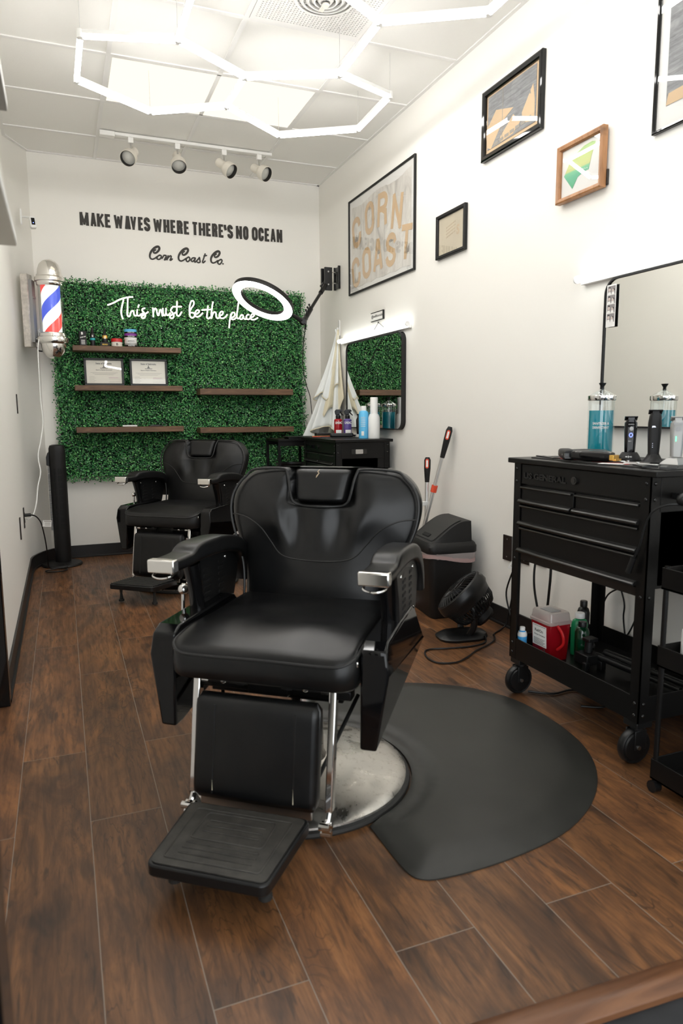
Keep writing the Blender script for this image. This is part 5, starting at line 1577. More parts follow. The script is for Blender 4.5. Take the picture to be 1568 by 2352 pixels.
# low three tier trolley at the right edge
t = thing('utility_trolley', 'slim black three tier trolley at the right edge with paper rolls on it', 'trolley', (1.79, 1.33, 0))
TX0, TX1, TY0, TY1 = 1.60, 1.95, 1.06, 1.50
for z in (.040, .395, .630):
    b = B(); b.box(TX0, TX1, TY0, TY1, z, z+.008)
    for a in ((TX0, TX0+.004, TY0, TY1), (TX1-.004, TX1, TY0, TY1), (TX0, TX1, TY0, TY0+.004), (TX0, TX1, TY1-.004, TY1)): b.box(*a, z, z+.065)
    b.out('tray', M['powder'], t, bevel=.0015)
for x in (TX0+.008, TX1-.008):
    for y in (TY0+.012, TY1-.012):
        b = B(); b.cyl((x, y, .02), (x, y, .70), .008, n=10); b.out('post', M['powder'], t)
        b = B(); b.cyl((x-.012, y, .0185), (x+.012, y, .0185), .018, n=16); b.out('wheel', M['blk'], t)
def roll(label, x, y, z, r, h, core):
    t = thing('paper_roll', label, 'paper roll', (x, y, z), group='white paper rolls')
    b = B(); b.lathe([(core, 0), (r, 0), (r+.001, .004), (r+.001, h-.004), (r, h), (core, h)], n=36, loop=True); b.out('paper', M['matte_white'], t, True)
    b = B(); b.lathe([(core+.001, .001), (core+.001, h-.001), (core-.003, h-.001), (core-.003, .001)], n=24, loop=True); b.out('core', M['kraft'], t, True)
roll('white paper roll on the top tier of the slim trolley', 1.706, 1.447, .638, .046, .095, .018)
roll('white paper roll on the middle tier of the slim trolley', 1.705, 1.448, .403, .046, .100, .018)

# ---------------------------------------------------------------- things on the near cart
ZT = .966
def jar(label, x, y, z, txt=None):
    t = thing('disinfectant_jar', label, 'jar', (x, y, z), R(0), 'blue disinfectant jars')
    r = .050
    b = B(); b.lathe([(.0, .0), (r, .0), (r+.001, .006), (r, .225), (r+.001, .232)], n=44); b.out('glass', M['jar'], t, True)
    b = B(); b.lathe([(.0, .010), (r-.004, .010), (r-.004, .183), (.0, .183)], n=44); b.out('liquid', M['liquid'], t, True)
    b = B(); b.lathe([(r+.003, .222), (r+.004, .224), (r+.004, .240), (r+.002, .242), (r+.0015, .238), (r+.0015, .224)], n=44, loop=True); b.out('rim', M['chrome'], t, True)
    b = B(); b.lathe([(r+.002, .240), (.046, .244), (.030, .254), (.012, .262), (.010, .266), (.0, .266)], n=44); b.out('lid', M['jar'], t, True)
    b = B(); b.lathe([(.007, .262), (.0065, .276), (.013, .286), (.014, .290), (.0, .290)], n=20); k = b.out('knob', M['blk'], t, True)
    b = B(); b.cyl((0, 0, .02), (0, 0, .262), .0022, n=8); b.lathe([(.0, .018), (.042, .018), (.042, .022), (.0, .022)], n=28); b.out('lift_rod', M['brushed'], t, True)
    if txt:
        b = B()
        for s_, z_ in txt:
            n0 = len(b.bm.verts)
            b.text(s_, (0, 0, z_), (1, 0, 0), (0, 0, 1), width=.062, height=.0095, bold=.02, align='C')
            b.bm.verts.ensure_lookup_table()
            for v in b.bm.verts[n0:]:
                a = R(-90-42)+(v.co.x/r); rr = r+.0014
                v.co.x, v.co.y = rr*math.cos(a), rr*math.sin(a)
        b.out('lettering', M['whitepaper'], t, True, smooth=False)
    return t
jar('blue disinfectant jar on the near cart against the mirror edge', 1.985, 2.205, ZT, (('SANITIZER &', .128), ('DISINFECTANT', .112)))
t = thing('station_mat', 'thin black rubber station mat covering the near cart top', 'mat', (1.86, 1.95, ZT))
B().box(1.70, 2.06, 1.60, 2.262, ZT, ZT+.004).out('mat', M['rubber'], t, bevel=.001)
for xa_, xb_, y0_, y1_ in ((1.735, 1.765, 2.20, 2.12), (1.735, 1.765, 2.06, 2.02), (1.735, 1.765, 1.99, 1.92), (1.735, 1.765, 1.89, 1.80), (1.93, 2.03, 2.19, 2.10)):
    B().box(xa_, xb_, y1_, y0_, ZT+.004, ZT+.0046).out('print', M['red'], t, smooth=False)
ZM = ZT+.0042
def clipper(label, x, y, rz, h, col, kind, head=None, group='cordless trimmers on charging stands'):
    t = thing('hair_trimmer', label, 'hair trimmer', (x, y, ZM), rz, group)
    # stand
    if kind == 'cone': b = B(); b.lathe([(.040, 0), (.041, .003), (.036, .014), (.029, .026), (.025, .031), (.0, .031)], n=28)
    elif kind == 'flare': b = B(); b.lathe([(.038, 0), (.039, .003), (.028, .013), (.020, .028), (.018, .032), (.0, .032)], n=6)
    else: b = B(); b.lathe([(.046, 0), (.048, .004), (.040, .012), (.026, .022), (.021, .026), (.0, .026)], n=4)
    b.out('charging_stand', M['blkm'] if kind != 'pad' else M['silver'], t, True, angle=50)
    # body: loft of rounded sections, leaning a touch
    b = B(); rows = []
    for zz, w, d, dy in ((.028, .017, .015, 0), (.06, .0185, .016, 0), (.11, .0205, .018, .001), (.135, .0205, .018, .0), (h-.030, .018, .016, -.003), (h-.022, .014, .013, -.005)):
        rows.append([b.bm.verts.new((a*w*2, c*d*2+dy, zz)) for a, c in rrect(1, 1, .28, 4)])
    for A, C in zip(rows, rows[1:]):
        for k in range(len(A)): b.bm.faces.new((A[k], A[(k+1) % len(A)], C[(k+1) % len(A)], C[k]))
    b.bm.faces.new(rows[0][::-1]); b.bm.faces.new(rows[-1])
    bd = b.out('body', col, t, True, angle=45)
    b = B(); b.box(-.011, .011, -.012, .006, h-.026, h-.010); b.prism([(-.021, y_, z_) for y_, z_ in ((-.016, h-.010), (.004, h-.010), (.012, h-.022), (.012, h-.026), (-.016, h-.013))], (0, 0, 0), (.042, 0, 0)); b.out('blade', M['trim'] if head is None else head, t, True, bevel=.001)
    return t, bd
t, bd = clipper('slim black trimmer with a glowing blue ring on its stand', 1.872, 1.930, R(-38), .168, M['gloss'], 'cone')
b = B(); b.sweep([(.0055*math.cos(2*PI*k/6), -.0178, .092+.0075*math.sin(2*PI*k/6)) for k in range(6)], .0011, 6, closed=True); b.out('ring_light', M['ledb'], bd, True)
b = B(); b.text('SABER', (0, -.0185, .128), (1, 0, 0), (0, 0, 1), width=.020, height=.0032, bold=.02, align='C'); b.ball((.001, -.0182, .114), .0068, sy=.08, sz=1.15, n=8); b.text('S|C', (-.002, -.0172, .068), (1, 0, 0), (0, 0, 1), width=.011, height=.004, bold=.02, align='C'); b.out('print', M['silver'], bd, True, smooth=False)
b = B(); b.text('s|c', (-.006, -.0375, .013), (1, 0, 0), (0, .25, 1), width=.022, height=.007, bold=.03, align='C'); b.out('print', M['whitepaper'], t, True, smooth=False)
t, bd = clipper('thick black trimmer with a small white glowing mark, centre one on stand', 1.862, 1.812, R(-38), .190, M['blkm'], 'flare', M['blkm'])
b = B(); b.text('JRL', (-.005, -.0195, .120), (1, 0, 0), (0, 0, 1), width=.012, height=.006, bold=.05, align='C'); b.out('lit_mark', M['ledw'], bd, True, smooth=False)
b = B()
for k in range(3): b.ball((-.006, -.0172, .055+.006*k), .0008, n=6)
b.out('status_light', M['ledw'], bd, True)
t, bd = clipper('silver grey trimmer with a green light beside the right picture edge', 1.852, 1.708, R(-38), .168, M['silver'], 'pad', M['silver'])
b = B(); b.box(-.0065, -.0045, -.0185, -.0172, .078, .094); b.out('status_light', M['ledg'], bd, True)
b = B(); b.cyl((0, -.0192, .118), (0, -.0182, .118), .008, n=18); b.box(-.014, .014, -.0185, -.0178, .131, .140); b.out('name_plate', M['grey50'], bd, True)
def lying(label, x, y, rz, mat, blade):
    t = thing('hair_clipper', label, 'hair clipper', (x, y, ZM), rz, 'black clippers lying on the near cart')
    b = B(); rows = []
    for xx, w, h_ in ((-.080, .013, .024), (-.074, .019, .032), (-.02, .021, .038), (.03, .021, .038), (.055, .022, .036), (.068, .020, .028)):
        rows.append([b.bm.verts.new((xx, a*w*2, .020+c*h_)) for a, c in rrect(1, 1, .3, 4)])
    for A, C in zip(rows, rows[1:]):
        for k in range(len(A)): b.bm.faces.new((A[k], A[(k+1) % len(A)], C[(k+1) % len(A)], C[k]))
    b.bm.faces.new(rows[0][::-1]); b.bm.faces.new(rows[-1])
    b.out('body', mat, t, True, angle=45)
    b = B(); b.box(.066, .082, -.021, .021, .008, .026); b.box(.080, .090, -.022, .022, .006, .013); b.out('blade', blade, t, True, bevel=.001)
    b = B(); b.box(.034, .050, -.0228, -.021, .016, .022); b.out('lever', M['trim'], t, True)
lying('black clipper with a gold blade lying at the near cart edge', 1.735, 1.955, R(-68), M['gloss'], M['gold'])
lying('black clipper lying behind the gold bladed clipper', 1.790, 2.040, R(-62), M['blk'], M['trim'])
lying('black clipper lying at the far corner of the near cart', 1.745, 2.110, R(-120), M['blkm'], M['trim'])
def comb(label, x, y, rz, n=12, l=.16, w=.03, mat='blk'):
    t = thing('comb', label, 'comb', (x, y, ZM), rz, 'combs and guards on the near cart')
    b = B(); b.box(-l/2, l/2, 0, w*.4, 0, .004)
    for k in range(n): b.box(-l/2+l*k/n, -l/2+l*k/n+l/n*.5, -w*.6, 0, 0, .003)
    b.out('teeth', M[mat], t, True)
comb('thin black comb on the near cart beside the clippers', 1.735, 2.21, R(75))
comb('black ridged guard at the cart front edge', 1.725, 1.715, R(65), 9, .085, .05)
comb('black ridged guard lying right of the first guard', 1.745, 1.640, R(40), 9, .085, .05)
t = thing('scissors', 'silver scissors lying between the trimmer stands', 'scissors', (1.80, 1.86, ZM), R(-70))
b = B()
for s in (-1, 1): b.prism([(-.01, s*.002, 0), (.075, s*.004, 0), (.075, s*.001, 0), (-.01, s*.008, 0)], (0, 0, .001), (0, 0, .004)); b.sweep(smooth_path([(-.01, s*.004, .003), (-.045, s*.012, .003), (-.07, s*.022, .003), (-.085, s*.014, .003), (-.07, s*.006, .003), (-.05, s*.010, .003)], 4), .0022, 6)
b.cyl((0, 0, .001), (0, 0, .008), .005, n=10); b.out('blades', M['alu'], t, True)
t = thing('razor', 'silver straight razor lying in front of the scissors', 'razor', (1.765, 1.755, ZM), R(-75))
b = B(); b.box(-.07, .05, -.005, .005, 0, .005); b.cyl((-.02, 0, .004), (-.02, 0, .009), .006, n=10); b.out('body', M['alu'], t, True, bevel=.001)
t = thing('paper_card', 'small white paper card on the near cart front edge', 'card', (1.716, 1.845, ZM), R(-60))
B().box(-.04, .04, -.022, .022, 0, .0008).out('card', M['whitepaper'], t, True)
t = thing('spray_can', 'blue labelled can cut by the right picture edge on the near cart', 'can', (1.90, 1.640, ZM))
b = B(); b.lathe([(.024, 0), (.025, .004), (.025, .12), (.018, .130), (.010, .135)], n=24); b.out('body', M['blk'], t, True)
b = B(); b.lathe([(.0254, .02), (.0254, .10)], n=24); b.out('label', M['sky'], t, True)

# tray of the near cart
ZL = .1645
t = thing('sharps_container', 'red sharps container with a clear white lid in the near cart tray', 'container', (1.778, 2.206, ZL), R(0))
b = B(); rows = []
for z, w, d in ((0, .086, .104), (.004, .092, .110), (.150, .106, .128), (.156, .106, .128)):
    rows.append([b.bm.verts.new((a*w, c*d, z)) for a, c in rrect(1, 1, .12, 4)])
for A, C in zip(rows, rows[1:]):
    for k in range(len(A)): b.bm.faces.new((A[k], A[(k+1) % len(A)], C[(k+1) % len(A)], C[k]))
b.bm.faces.new(rows[0][::-1])
b.out('body', M['redbin'], t, True, angle=50)
b = B(); rows = []
for z, w, d in ((.150, .112, .134), (.160, .114, .136), (.163, .104, .126), (.190, .098, .118), (.196, .092, .112)):
    rows.append([b.bm.verts.new((a*w, c*d, z)) for a, c in rrect(1, 1, .12, 4)])
for A, C in zip(rows, rows[1:]):
    for k in range(len(A)): b.bm.faces.new((A[k], A[(k+1) % len(A)], C[(k+1) % len(A)], C[k]))
b.bm.faces.new(rows[-1])
ld = b.out('lid', M['lid'], t, True, angle=50)
b = B(); b.box(-.03, .02, -.035, .03, .1965, .1985); b.out('drop_slot', M['grey50'], ld, True)
def onl(y, z): return (-.0460-.0070*(z-.004)/.146-.0014, y, z)
sl = .0070/.146
b = B(); b.prism([onl(.045, .138), onl(-.040, .138), onl(-.040, .052), onl(.045, .052)], (.0002, 0, 0), (.0012, 0, 0)); lb = b.out('label', M['whitepaper'], t, True)
b = B()
b.text('ReliOn', onl(.030, .108), LF, (-sl, 0, 1), width=.050, height=.012, bold=.02); b.text('Sharps Container', onl(.034, .092), LF, (-sl, 0, 1), width=.068, height=.008, bold=.02)
for k in range(7): b.faces([onl(.038, .082-.004*k), onl(-.033+.006*(k % 3), .082-.004*k), onl(-.033+.006*(k % 3), .0805-.004*k), onl(.038, .0805-.004*k)], [(0, 1, 2, 3)])
for k in range(12): b.faces([onl(.040-.0065*k, .135), onl(.0365-.0065*k, .135), onl(.0365-.0065*k, .132), onl(.040-.0065*k, .132)], [(0, 1, 2, 3)])
b.out('print', M['ink'], lb, True, smooth=False)
b = B()
for k in range(3):
    a0_ = R(90+120*k); b.sweep([(-.0485-.0002, -.022+.010*math.cos(a0_)+.009*math.cos(a), .026+.010*math.sin(a0_)+.009*math.sin(a)) for a in [a0_+R(-130+260*j/10) for j in range(11)]], .0016, 5)
b.out('hazard_mark', M['ink'], t, True)
b = B(); b.sweep(smooth_path([(-.02, -.066, .15), (-.01, -.085, .12), (-.005, -.085, .08), (-.015, -.062, .05)], 5), .006, 8); b.out('handle', M['red'], t, True)
def pbot(label, x, y, z, mat, cap, r=.03, h=.14, sy=.7, lab=None, group=None, nm='bottle'):
    t = thing(nm, label, 'bottle', (x, y, z), R(-20), group)
    b = B(); b.lathe([(r*.95, 0), (r, .004), (r, h*.78), (r*.8, h*.88), (r*.5, h*.92), (r*.5, h*.95)], n=28, sy=sy); b.out('body', mat, t, True)
    b = B(); b.lathe([(r*.58, h*.93), (r*.58, h*1.04), (r*.52, h*1.06)], n=24); b.out('cap', cap, t, True)
    if lab:
        b = B(); b.box(-r*.55, r*.55, -r*sy-.0008, -r*sy-.0002, h*.25, h*.66); l_ = b.out('label', lab, t, True)
    return t
t = pbot('green powder bottle with a white cap beside the red container', 1.905, 2.185, ZL, M['green'], M['matte_white'], .034, .165, .6, M['mint'])
b = B(); b.text('PINAUD', (0, -.0213, .118), (1, 0, 0), (0, 0, 1), width=.036, height=.008, align='C', bold=.02); b.out('print', M['whitepaper'], t, True, smooth=False)
b = B(); b.text('CLUBMAN', (0, -.0220, .048), (1, 0, 0), (0, 0, 1), width=.034, height=.006, align='C', bold=.02); b.box(-.004, .004, -.0220, -.0216, .062, .095); b.box(-.009, .009, -.0220, -.0216, .076, .080); b.ball((0, -.0214, .099), .004, sy=.1, n=6); b.out('print', M['ink'], t, True, smooth=False)
pbot('dark green bottle half hidden behind the red container', 1.868, 2.125, ZL, glassmat('green_glass', (.1, .5, .25), .6, (.005, .10, .045), 1.4), M['blk'], .028, .15, 1)
pbot('black capped bottle behind the red container', 1.99, 2.262, ZL, M['blk'], M['blk'], .026, .185, 1)
t = pbot('short blue and white bottle left of the red container', 1.701, 2.285, ZL, M['blue'], M['matte_white'], .019, .105, 1)
b = B(); b.lathe([(.0193, .074), (.0193, .082), (.0155, .093)], n=28); b.out('shoulder', M['matte_white'], t, True)
t = thing('tripod', 'folded black camera tripod lying in the near cart tray', 'tripod', (1.90, 1.95, ZL))
b = B()
for k in range(3):
    p0, p1 = Vector((1.86+.03*k, 2.03-.01*k, .215+.012*(k == 1))), Vector((1.93+.03*k, 1.70, .19+.012*(k == 1)))
    b.cyl(p0, p0+(p1-p0)*.55, .014, n=12); b.cyl(p0+(p1-p0)*.5, p1, .010, n=12)
b.out('leg', M['blk'], t)
b = B(); b.box(1.80, 1.87, 2.015, 2.085, .185, .225); b.box(1.79, 1.81, 2.01, 2.03, .165, .20); b.box(1.855, 1.88, 2.00, 2.025, .165, .20); b.cyl((1.835, 2.05, .225), (1.84, 2.05, .275), .016, n=14); b.box(1.82, 1.865, 2.03, 2.07, .270, .284); b.out('head', M['blk'], t, bevel=.003)
b = B(); b.ball((1.845, 2.052, .250), .018, n=10); b.cyl((1.88, 1.96, .22), (1.91, 1.96, .22), .006, n=8); b.out('ball_joint', M['trim'], t)

# ---------------------------------------------------------------- things on the far cart
ZF = .967
GF = 'bottles on the far cart'
def spray(label, x, y, liq, word):
    t = thing('spray_bottle', label, 'spray bottle', (x, y, ZF), R(-14), GF)
    b = B(); b.lathe([(.029, 0), (.030, .004), (.030, .128), (.024, .134), (.016, .136)], n=28); b.out('body', liq, t, True)
    b = B(); b.lathe([(.017, .134), (.018, .138), (.018, .160), (.012, .164)], n=20); b.prism([(x_, -.011, z_) for x_, z_ in ((-.02, .164), (-.026, .19), (-.016, .204), (.022, .204), (.034, .190), (.014, .186), (.010, .164))], (0, 0, 0), (0, .022, 0)); hd = b.out('pump_head', M['blk'], t, True, bevel=.003)
    b = B(); b.sweep([(.016, 0, .188), (.022, 0, .176), (.032, 0, .166), (.040, 0, .160)], [.006, .005, .004, .003], 8); b.out('trigger', M['blk'], hd, True)
    b = B(); b.text(word, (0, -.0308, .098), (1, 0, 0), (0, 0, 1), width=.05, height=.018, bold=.03, align='C'); b.box(-.02, .02, -.0306, -.0303, .03, .055); b.out('print', M['whitepaper'] if word[0] == 'U' else M['red'], t, True, smooth=False)
spray('red spray bottle with a black trigger head on the far cart', 1.895, 4.82, M['redliq'], 'UNEAC')
spray('violet spray bottle with a black trigger head on the far cart', 1.965, 4.81, M['purliq'], 'UNEAC')
t = thing('hair_clipper', 'black clipper standing upright with a blue light on the far cart', 'hair clipper', (2.00, 4.66, ZF), R(-14))
b = B(); b.lathe([(.034, 0), (.035, .006), (.030, .022), (.026, .026)], n=24); b.out('charging_stand', M['silver'], t, True)
b = B(); b.lathe([(.022, .024), (.026, .06), (.028, .10), (.027, .130), (.018, .150), (.016, .162)], n=24, sy=.8); b.out('body', M['gloss'], t, True)
b = B(); b.box(-.022, .022, -.016, .004, .160, .170); b.out('blade', M['trim'], t, True)
b = B(); b.ball((0, -.022, .085), .0045, sy=.2, sz=1.8, n=8); b.out('status_light', M['ledb'], t, True)
t = bottle('spray_can', 'light blue aerosol can with a white cap at the near end of the far cart', 'aerosol can', 1.975, 4.535, ZF, [(.033, 0), (.034, .004), (.034, .172), (.028, .188), (.018, .194)], M['sky'], [('cap', [(.0195, .192), (.0195, .212), (.018, .224), (.017, .226)], M['matte_white'])], 32, GF, R(-22))
b = B()
for k in range(6): b.box(-.020, .012, -.0345, -.0340, .085+.012*k, .088+.012*k)
b.box(-.016, .002, -.0345, -.034, .02, .05); b.out('print', M['whitepaper'], t, True, smooth=False)
bottle('lotion_bottle', 'tall plain white bottle with a long cap at the near end of the far cart', 'bottle', 2.035, 4.490, ZF, [(.040, 0), (.041, .004), (.041, .145), (.030, .170)], M['matte_white'], [('cap', [(.0265, .166), (.0265, .282), (.025, .285)], M['white'])], 36, GF)
jar('blue disinfectant jar on the far cart, right of the white bottle', 2.078, 4.600, ZF)
t = thing('station_mat', 'thin black mat on the far cart top', 'mat', (1.86, 4.85, ZF-.001))
B().box(1.72, 1.98, 4.62, 5.06, ZF-.001, ZF+.004).out('mat', M['rubber'], t)
for lab, x, y, rz, m_ in (('red handled comb lying on the far cart mat', 1.775, 4.84, R(-20), 'red'), ('orange comb lying behind the red one on the far cart', 1.80, 4.92, R(-10), 'gold'), ('black comb lying in front on the far cart mat', 1.80, 4.74, R(-12), 'blk')):
    t = thing('comb', lab, 'comb', (x, y, ZF+.0042), rz, 'combs on the far cart')
    b = B(); b.box(-.07, .09, 0, .012, 0, .005)
    for k in range(14): b.box(-.02+.008*k, -.016+.008*k, -.016, 0, 0, .004)
    b.out('teeth', M[m_], t, True)
t = thing('hair_clipper', 'black clipper lying on the far cart beside the spray bottles', 'hair clipper', (1.88, 4.70, ZF+.0042), R(-10))
b = B(); b.prism([(x, y, 0) for x, y in ((-.09, -.018), (.07, -.022), (.08, -.015), (.08, .015), (.07, .022), (-.09, .018))], (0, 0, .002), (0, 0, .030)); b.out('body', M['blk'], t, True, bevel=.008)
B().box(.078, .10, -.02, .02, .006, .018).out('blade', M['trim'], t, True)
t = thing('tool_case', 'small black case at the back of the far cart', 'case', (1.83, 4.98, ZF+.0042), R(-6))
B().box(-.055, .055, -.035, .035, 0, .026).out('case', M['blkm'], t, True, bevel=.004); B().box(-.05, .05, -.0362, -.0345, .011, .014).out('seam', M['trim'], t, True)

# ---------------------------------------------------------------- waste bin, floor fan, broom and dustpan
BX, BY = 1.985, 3.455
t = thing('waste_bin', 'black swing lid waste bin with a pink edged liner by the right wall', 'waste bin', (BX, BY, 0), R(-6))
def loft(b, secs, cap0=True, cap1=True):
    rows = [[b.bm.verts.new((a*w+ox, c*d+oy, z)) for a, c in rrect(1, 1, rr, 6)] for z, w, d, ox, oy, rr in secs]
    for A, C in zip(rows, rows[1:]):
        for k in range(len(A)): b.bm.faces.new((A[k], A[(k+1) % len(A)], C[(k+1) % len(A)], C[k]))
    if cap0: b.bm.faces.new(rows[0][::-1])
    if cap1: b.bm.faces.new(rows[-1])
b = B(); loft(b, [(0, .215, .30, 0, 0, .12), (.01, .225, .31, 0, 0, .12), (.38, .275, .355, 0, 0, .12), (.39, .275, .355, 0, 0, .12)]); b.out('body', M['blkm'], t, True, angle=50)
b = B(); pts = rrect(.292, .372, .05, 8)
n = len(pts)
dens = []
for i, p in enumerate(pts):
    q = pts[(i+1) % n]; m = max(1, int(math.dist(p, q)/.012))
    for k in range(m): dens.append((p[0]+(q[0]-p[0])*k/m, p[1]+(q[1]-p[1])*k/m))
rg = random.Random(11)
rows = []
for j, (z, s_) in enumerate(((.382, .985), (.372, 1.010), (.360, 1.012), (.345, .995), (.332, 1.000))):
    rows.append([b.bm.verts.new((x*(s_+.012*math.sin(i*.9+j)*(j > 1)+rg.uniform(-.006, .006)*(j > 0)), y*(s_+.010*math.cos(i*.8+j*.7)*(j > 1)), z-(.010*math.sin(i*.19)+.010*math.sin(i*.071+1))*(j > 1)-.004*rg.random()*(j > 2))) for i, (x, y) in enumerate(dens)])
for A, C in zip(rows, rows[1:]):
    for k in range(len(A)): b.bm.faces.new((A[k], A[(k+1) % len(A)], C[(k+1) % len(A)], C[k]))
ln_ = b.out('liner', M['bag'], t, True, angle=30)
b = B(); 
for A0, A1 in ((0, 1),):
    n = len(dens)
    r1 = [b.bm.verts.new((x*1.010, y*1.008, .352-(.010*math.sin(i*.19)+.010*math.sin(i*.071+1)))) for i, (x, y) in enumerate(dens)]
    r2 = [b.bm.verts.new((x*1.014, y*1.010, .331-(.012*math.sin(i*.19)+.010*math.sin(i*.071+1)))) for i, (x, y) in enumerate(dens)]
    for k in range(n): b.bm.faces.new((r1[k], r1[(k+1) % n], r2[(k+1) % n], r2[k]))
b.out('drawstring_hem', M['bagpink'], ln_, True)
b = B(); loft(b, [(.375, .296, .376, 0, 0, .13), (.380, .300, .380, 0, 0, .13), (.412, .300, .380, 0, 0, .13), (.418, .292, .372, 0, 0, .13), (.426, .286, .366, 0, 0, .13), (.434, .270, .350, 0, 0, .13)]); lid = b.out('lid', M['blkm'], t, True, angle=40)
b = B()
# domed lid cover: rises toward the wall, side walls follow a curve
def dome(u): return .432+.115*math.sin(min(1, u*1.12)*PI/2)**1.3
rows = []
for k in range(17):
    u = k/16; x = -.118+.236*u; z = dome(u)
    rows.append((x, z))
hy = .150
prof = rows
A = [b.bm.verts.new((x, -hy, z)) for x, z in prof]; C = [b.bm.verts.new((x, hy, z)) for x, z in prof]
A0 = [b.bm.verts.new((x, -hy-.012, .430)) for x, z in prof]; C0 = [b.bm.verts.new((x, hy+.012, .430)) for x, z in prof]
for k in range(16):
    b.bm.faces.new((A[k], A[k+1], C[k+1], C[k])); b.bm.faces.new((A0[k], A0[k+1], A[k+1], A[k])); b.bm.faces.new((C[k], C[k+1], C0[k+1], C0[k]))
b.bm.faces.new((A0[0], A[0], C[0], C0[0])); b.bm.faces.new((A0[-1], C0[-1], C[-1], A[-1]))
b.out('lid_hood', M['blkm'], lid, True, bevel=.006, angle=30)
b = B()
rows = []
for k in range(15):
    u = .05+.75*k/14; x = -.118+.236*u; rows.append((x, dome(u)+.0035))
A = [b.bm.verts.new((x, -hy+.025, z)) for x, z in rows]; C = [b.bm.verts.new((x, hy-.025, z)) for x, z in rows]
for k in range(14): b.bm.faces.new((A[k], A[k+1], C[k+1], C[k]))
sw = b.out('swing_flap', M['rubber'], lid, True, angle=30)
b = B(); mm = Matrix.Translation((-.085, .0, dome(.14)+.006)) @ rotm(0, 0, R(-38)).to_4x4(); b.box(-.012, .012, -.045, .045, -.003, .004, mm); b.out('grip', M['void'], sw, True, bevel=.003)

FX, FY = 1.845, 2.985
t = thing('floor_fan', 'black tilted air circulator fan on the floor in front of the waste bin', 'fan', (FX, FY, 0), R(-8))
b = B(); loft(b, [(0, .25, .17, 0, 0, .35), (.012, .26, .18, 0, 0, .35), (.028, .23, .15, .01, 0, .35), (.036, .14, .09, .02, 0, .35)]); b.out('base', M['blk'], t, True, angle=40)
b = B()
for s in (-1, 1): b.sweep(smooth_path([(.02, s*.055, .03), (.03, s*.085, .08), (.025, s*.095, .15), (.02, s*.09, .185)], 4), [.022]*4*0 or .017, 10)
b.out('yoke', M['blk'], t, True)
ax_ = Vector((-.66, .28, .72)).normalized()       # the way the fan blows: up and to the left
qm = ax_.to_track_quat('Z', 'Y').to_matrix().to_4x4(); qm.translation = Vector((.02, 0, .205))
b = B(); b.lathe([(.132, .060), (.140, .055), (.146, .030), (.146, .008), (.136, -.004), (.128, -.030), (.120, -.034), (.124, -.026), (.132, .0), (.136, .03)], n=56, m=qm, loop=True); b.lathe([(.128, .058), (.132, .062), (.136, .058), (.130, .02), (.124, .02)], n=56, m=qm, loop=True)
b.out('shroud', M['blk'], t, True, angle=40)
b = B()
for k in range(40):
    a = 2*PI*k/40
    b.sweep([qm @ Vector((r_*math.cos(a+tw), r_*math.sin(a+tw), z)) for r_, z, tw in ((.030, .080, 0), (.06, .082, .12), (.10, .074, .22), (.130, .060, .26))], .0016, 5)
b.lathe([(.0, .084), (.03, .084), (.034, .078), (.0, .074)], n=24, m=qm)
b.sweep([qm @ Vector((.075*math.cos(2*PI*k/40), .075*math.sin(2*PI*k/40), .080)) for k in range(40)], .0018, 5, closed=True)
b.out('front_grille', M['blk'], t, True)
b = B()
for k in range(44):
    a = 2*PI*k/44
    b.sweep([qm @ Vector((r_*math.cos(a), r_*math.sin(a), z)) for r_, z in ((.124, -.03), (.118, -.065), (.100, -.092), (.060, -.105))], .0032, 5)
b.lathe([(.0, -.112), (.045, -.110), (.062, -.102), (.062, -.09), (.0, -.09)], n=28, m=qm)
b.out('rear_grille', M['blk'], t, True)
b = B()
for k in range(4):
    a = PI/2*k
    b.grid(lambda u, v: qm @ Vector(((.03+.085*v)*math.cos(a+(u-.5)*(1.0+.3*v)), (.03+.085*v)*math.sin(a+(u-.5)*(1.0+.3*v)), .02+(u-.5)*.03)), 6, 6)
b.lathe([(.0, .04), (.03, .035), (.034, -.02), (.0, -.03)], n=20, m=qm)
bl = b.out('blade', M['blk'], t, True); bl.modifiers.new('s', 'SOLIDIFY').thickness = .002
b = B(); b.lathe([(.0, -.15), (.05, -.148), (.060, -.135), (.060, -.10), (.0, -.10)], n=28, m=qm); b.out('motor', M['blkm'], t, True)
b = B(); b.sweep(smooth_path([(1.93, 2.90, .02), (1.90, 2.85, .008), (1.80, 2.83, .006), (1.68, 2.85, .006), (1.60, 2.87, .006), (1.555, 2.84, .006), (1.53, 2.76, .006), (1.545, 2.69, .006), (1.62, 2.665, .006), (1.70, 2.70, .006), (1.80, 2.77, .006), (1.90, 2.82, .006), (1.96, 2.86, .008), (1.99, 2.90, .01), (2.02, 2.95, .006), (2.10, 3.00, .008), (2.135, 3.01, .03), (2.15, 3.0, .12), (2.155, 2.975, .25), (2.160, 2.935, .40)], 6), .0042, 8)
tag(b.out('power_cord', M['blk']), 'black fan cord looped on the floor beside the mat and up to the outlet', 'cord')

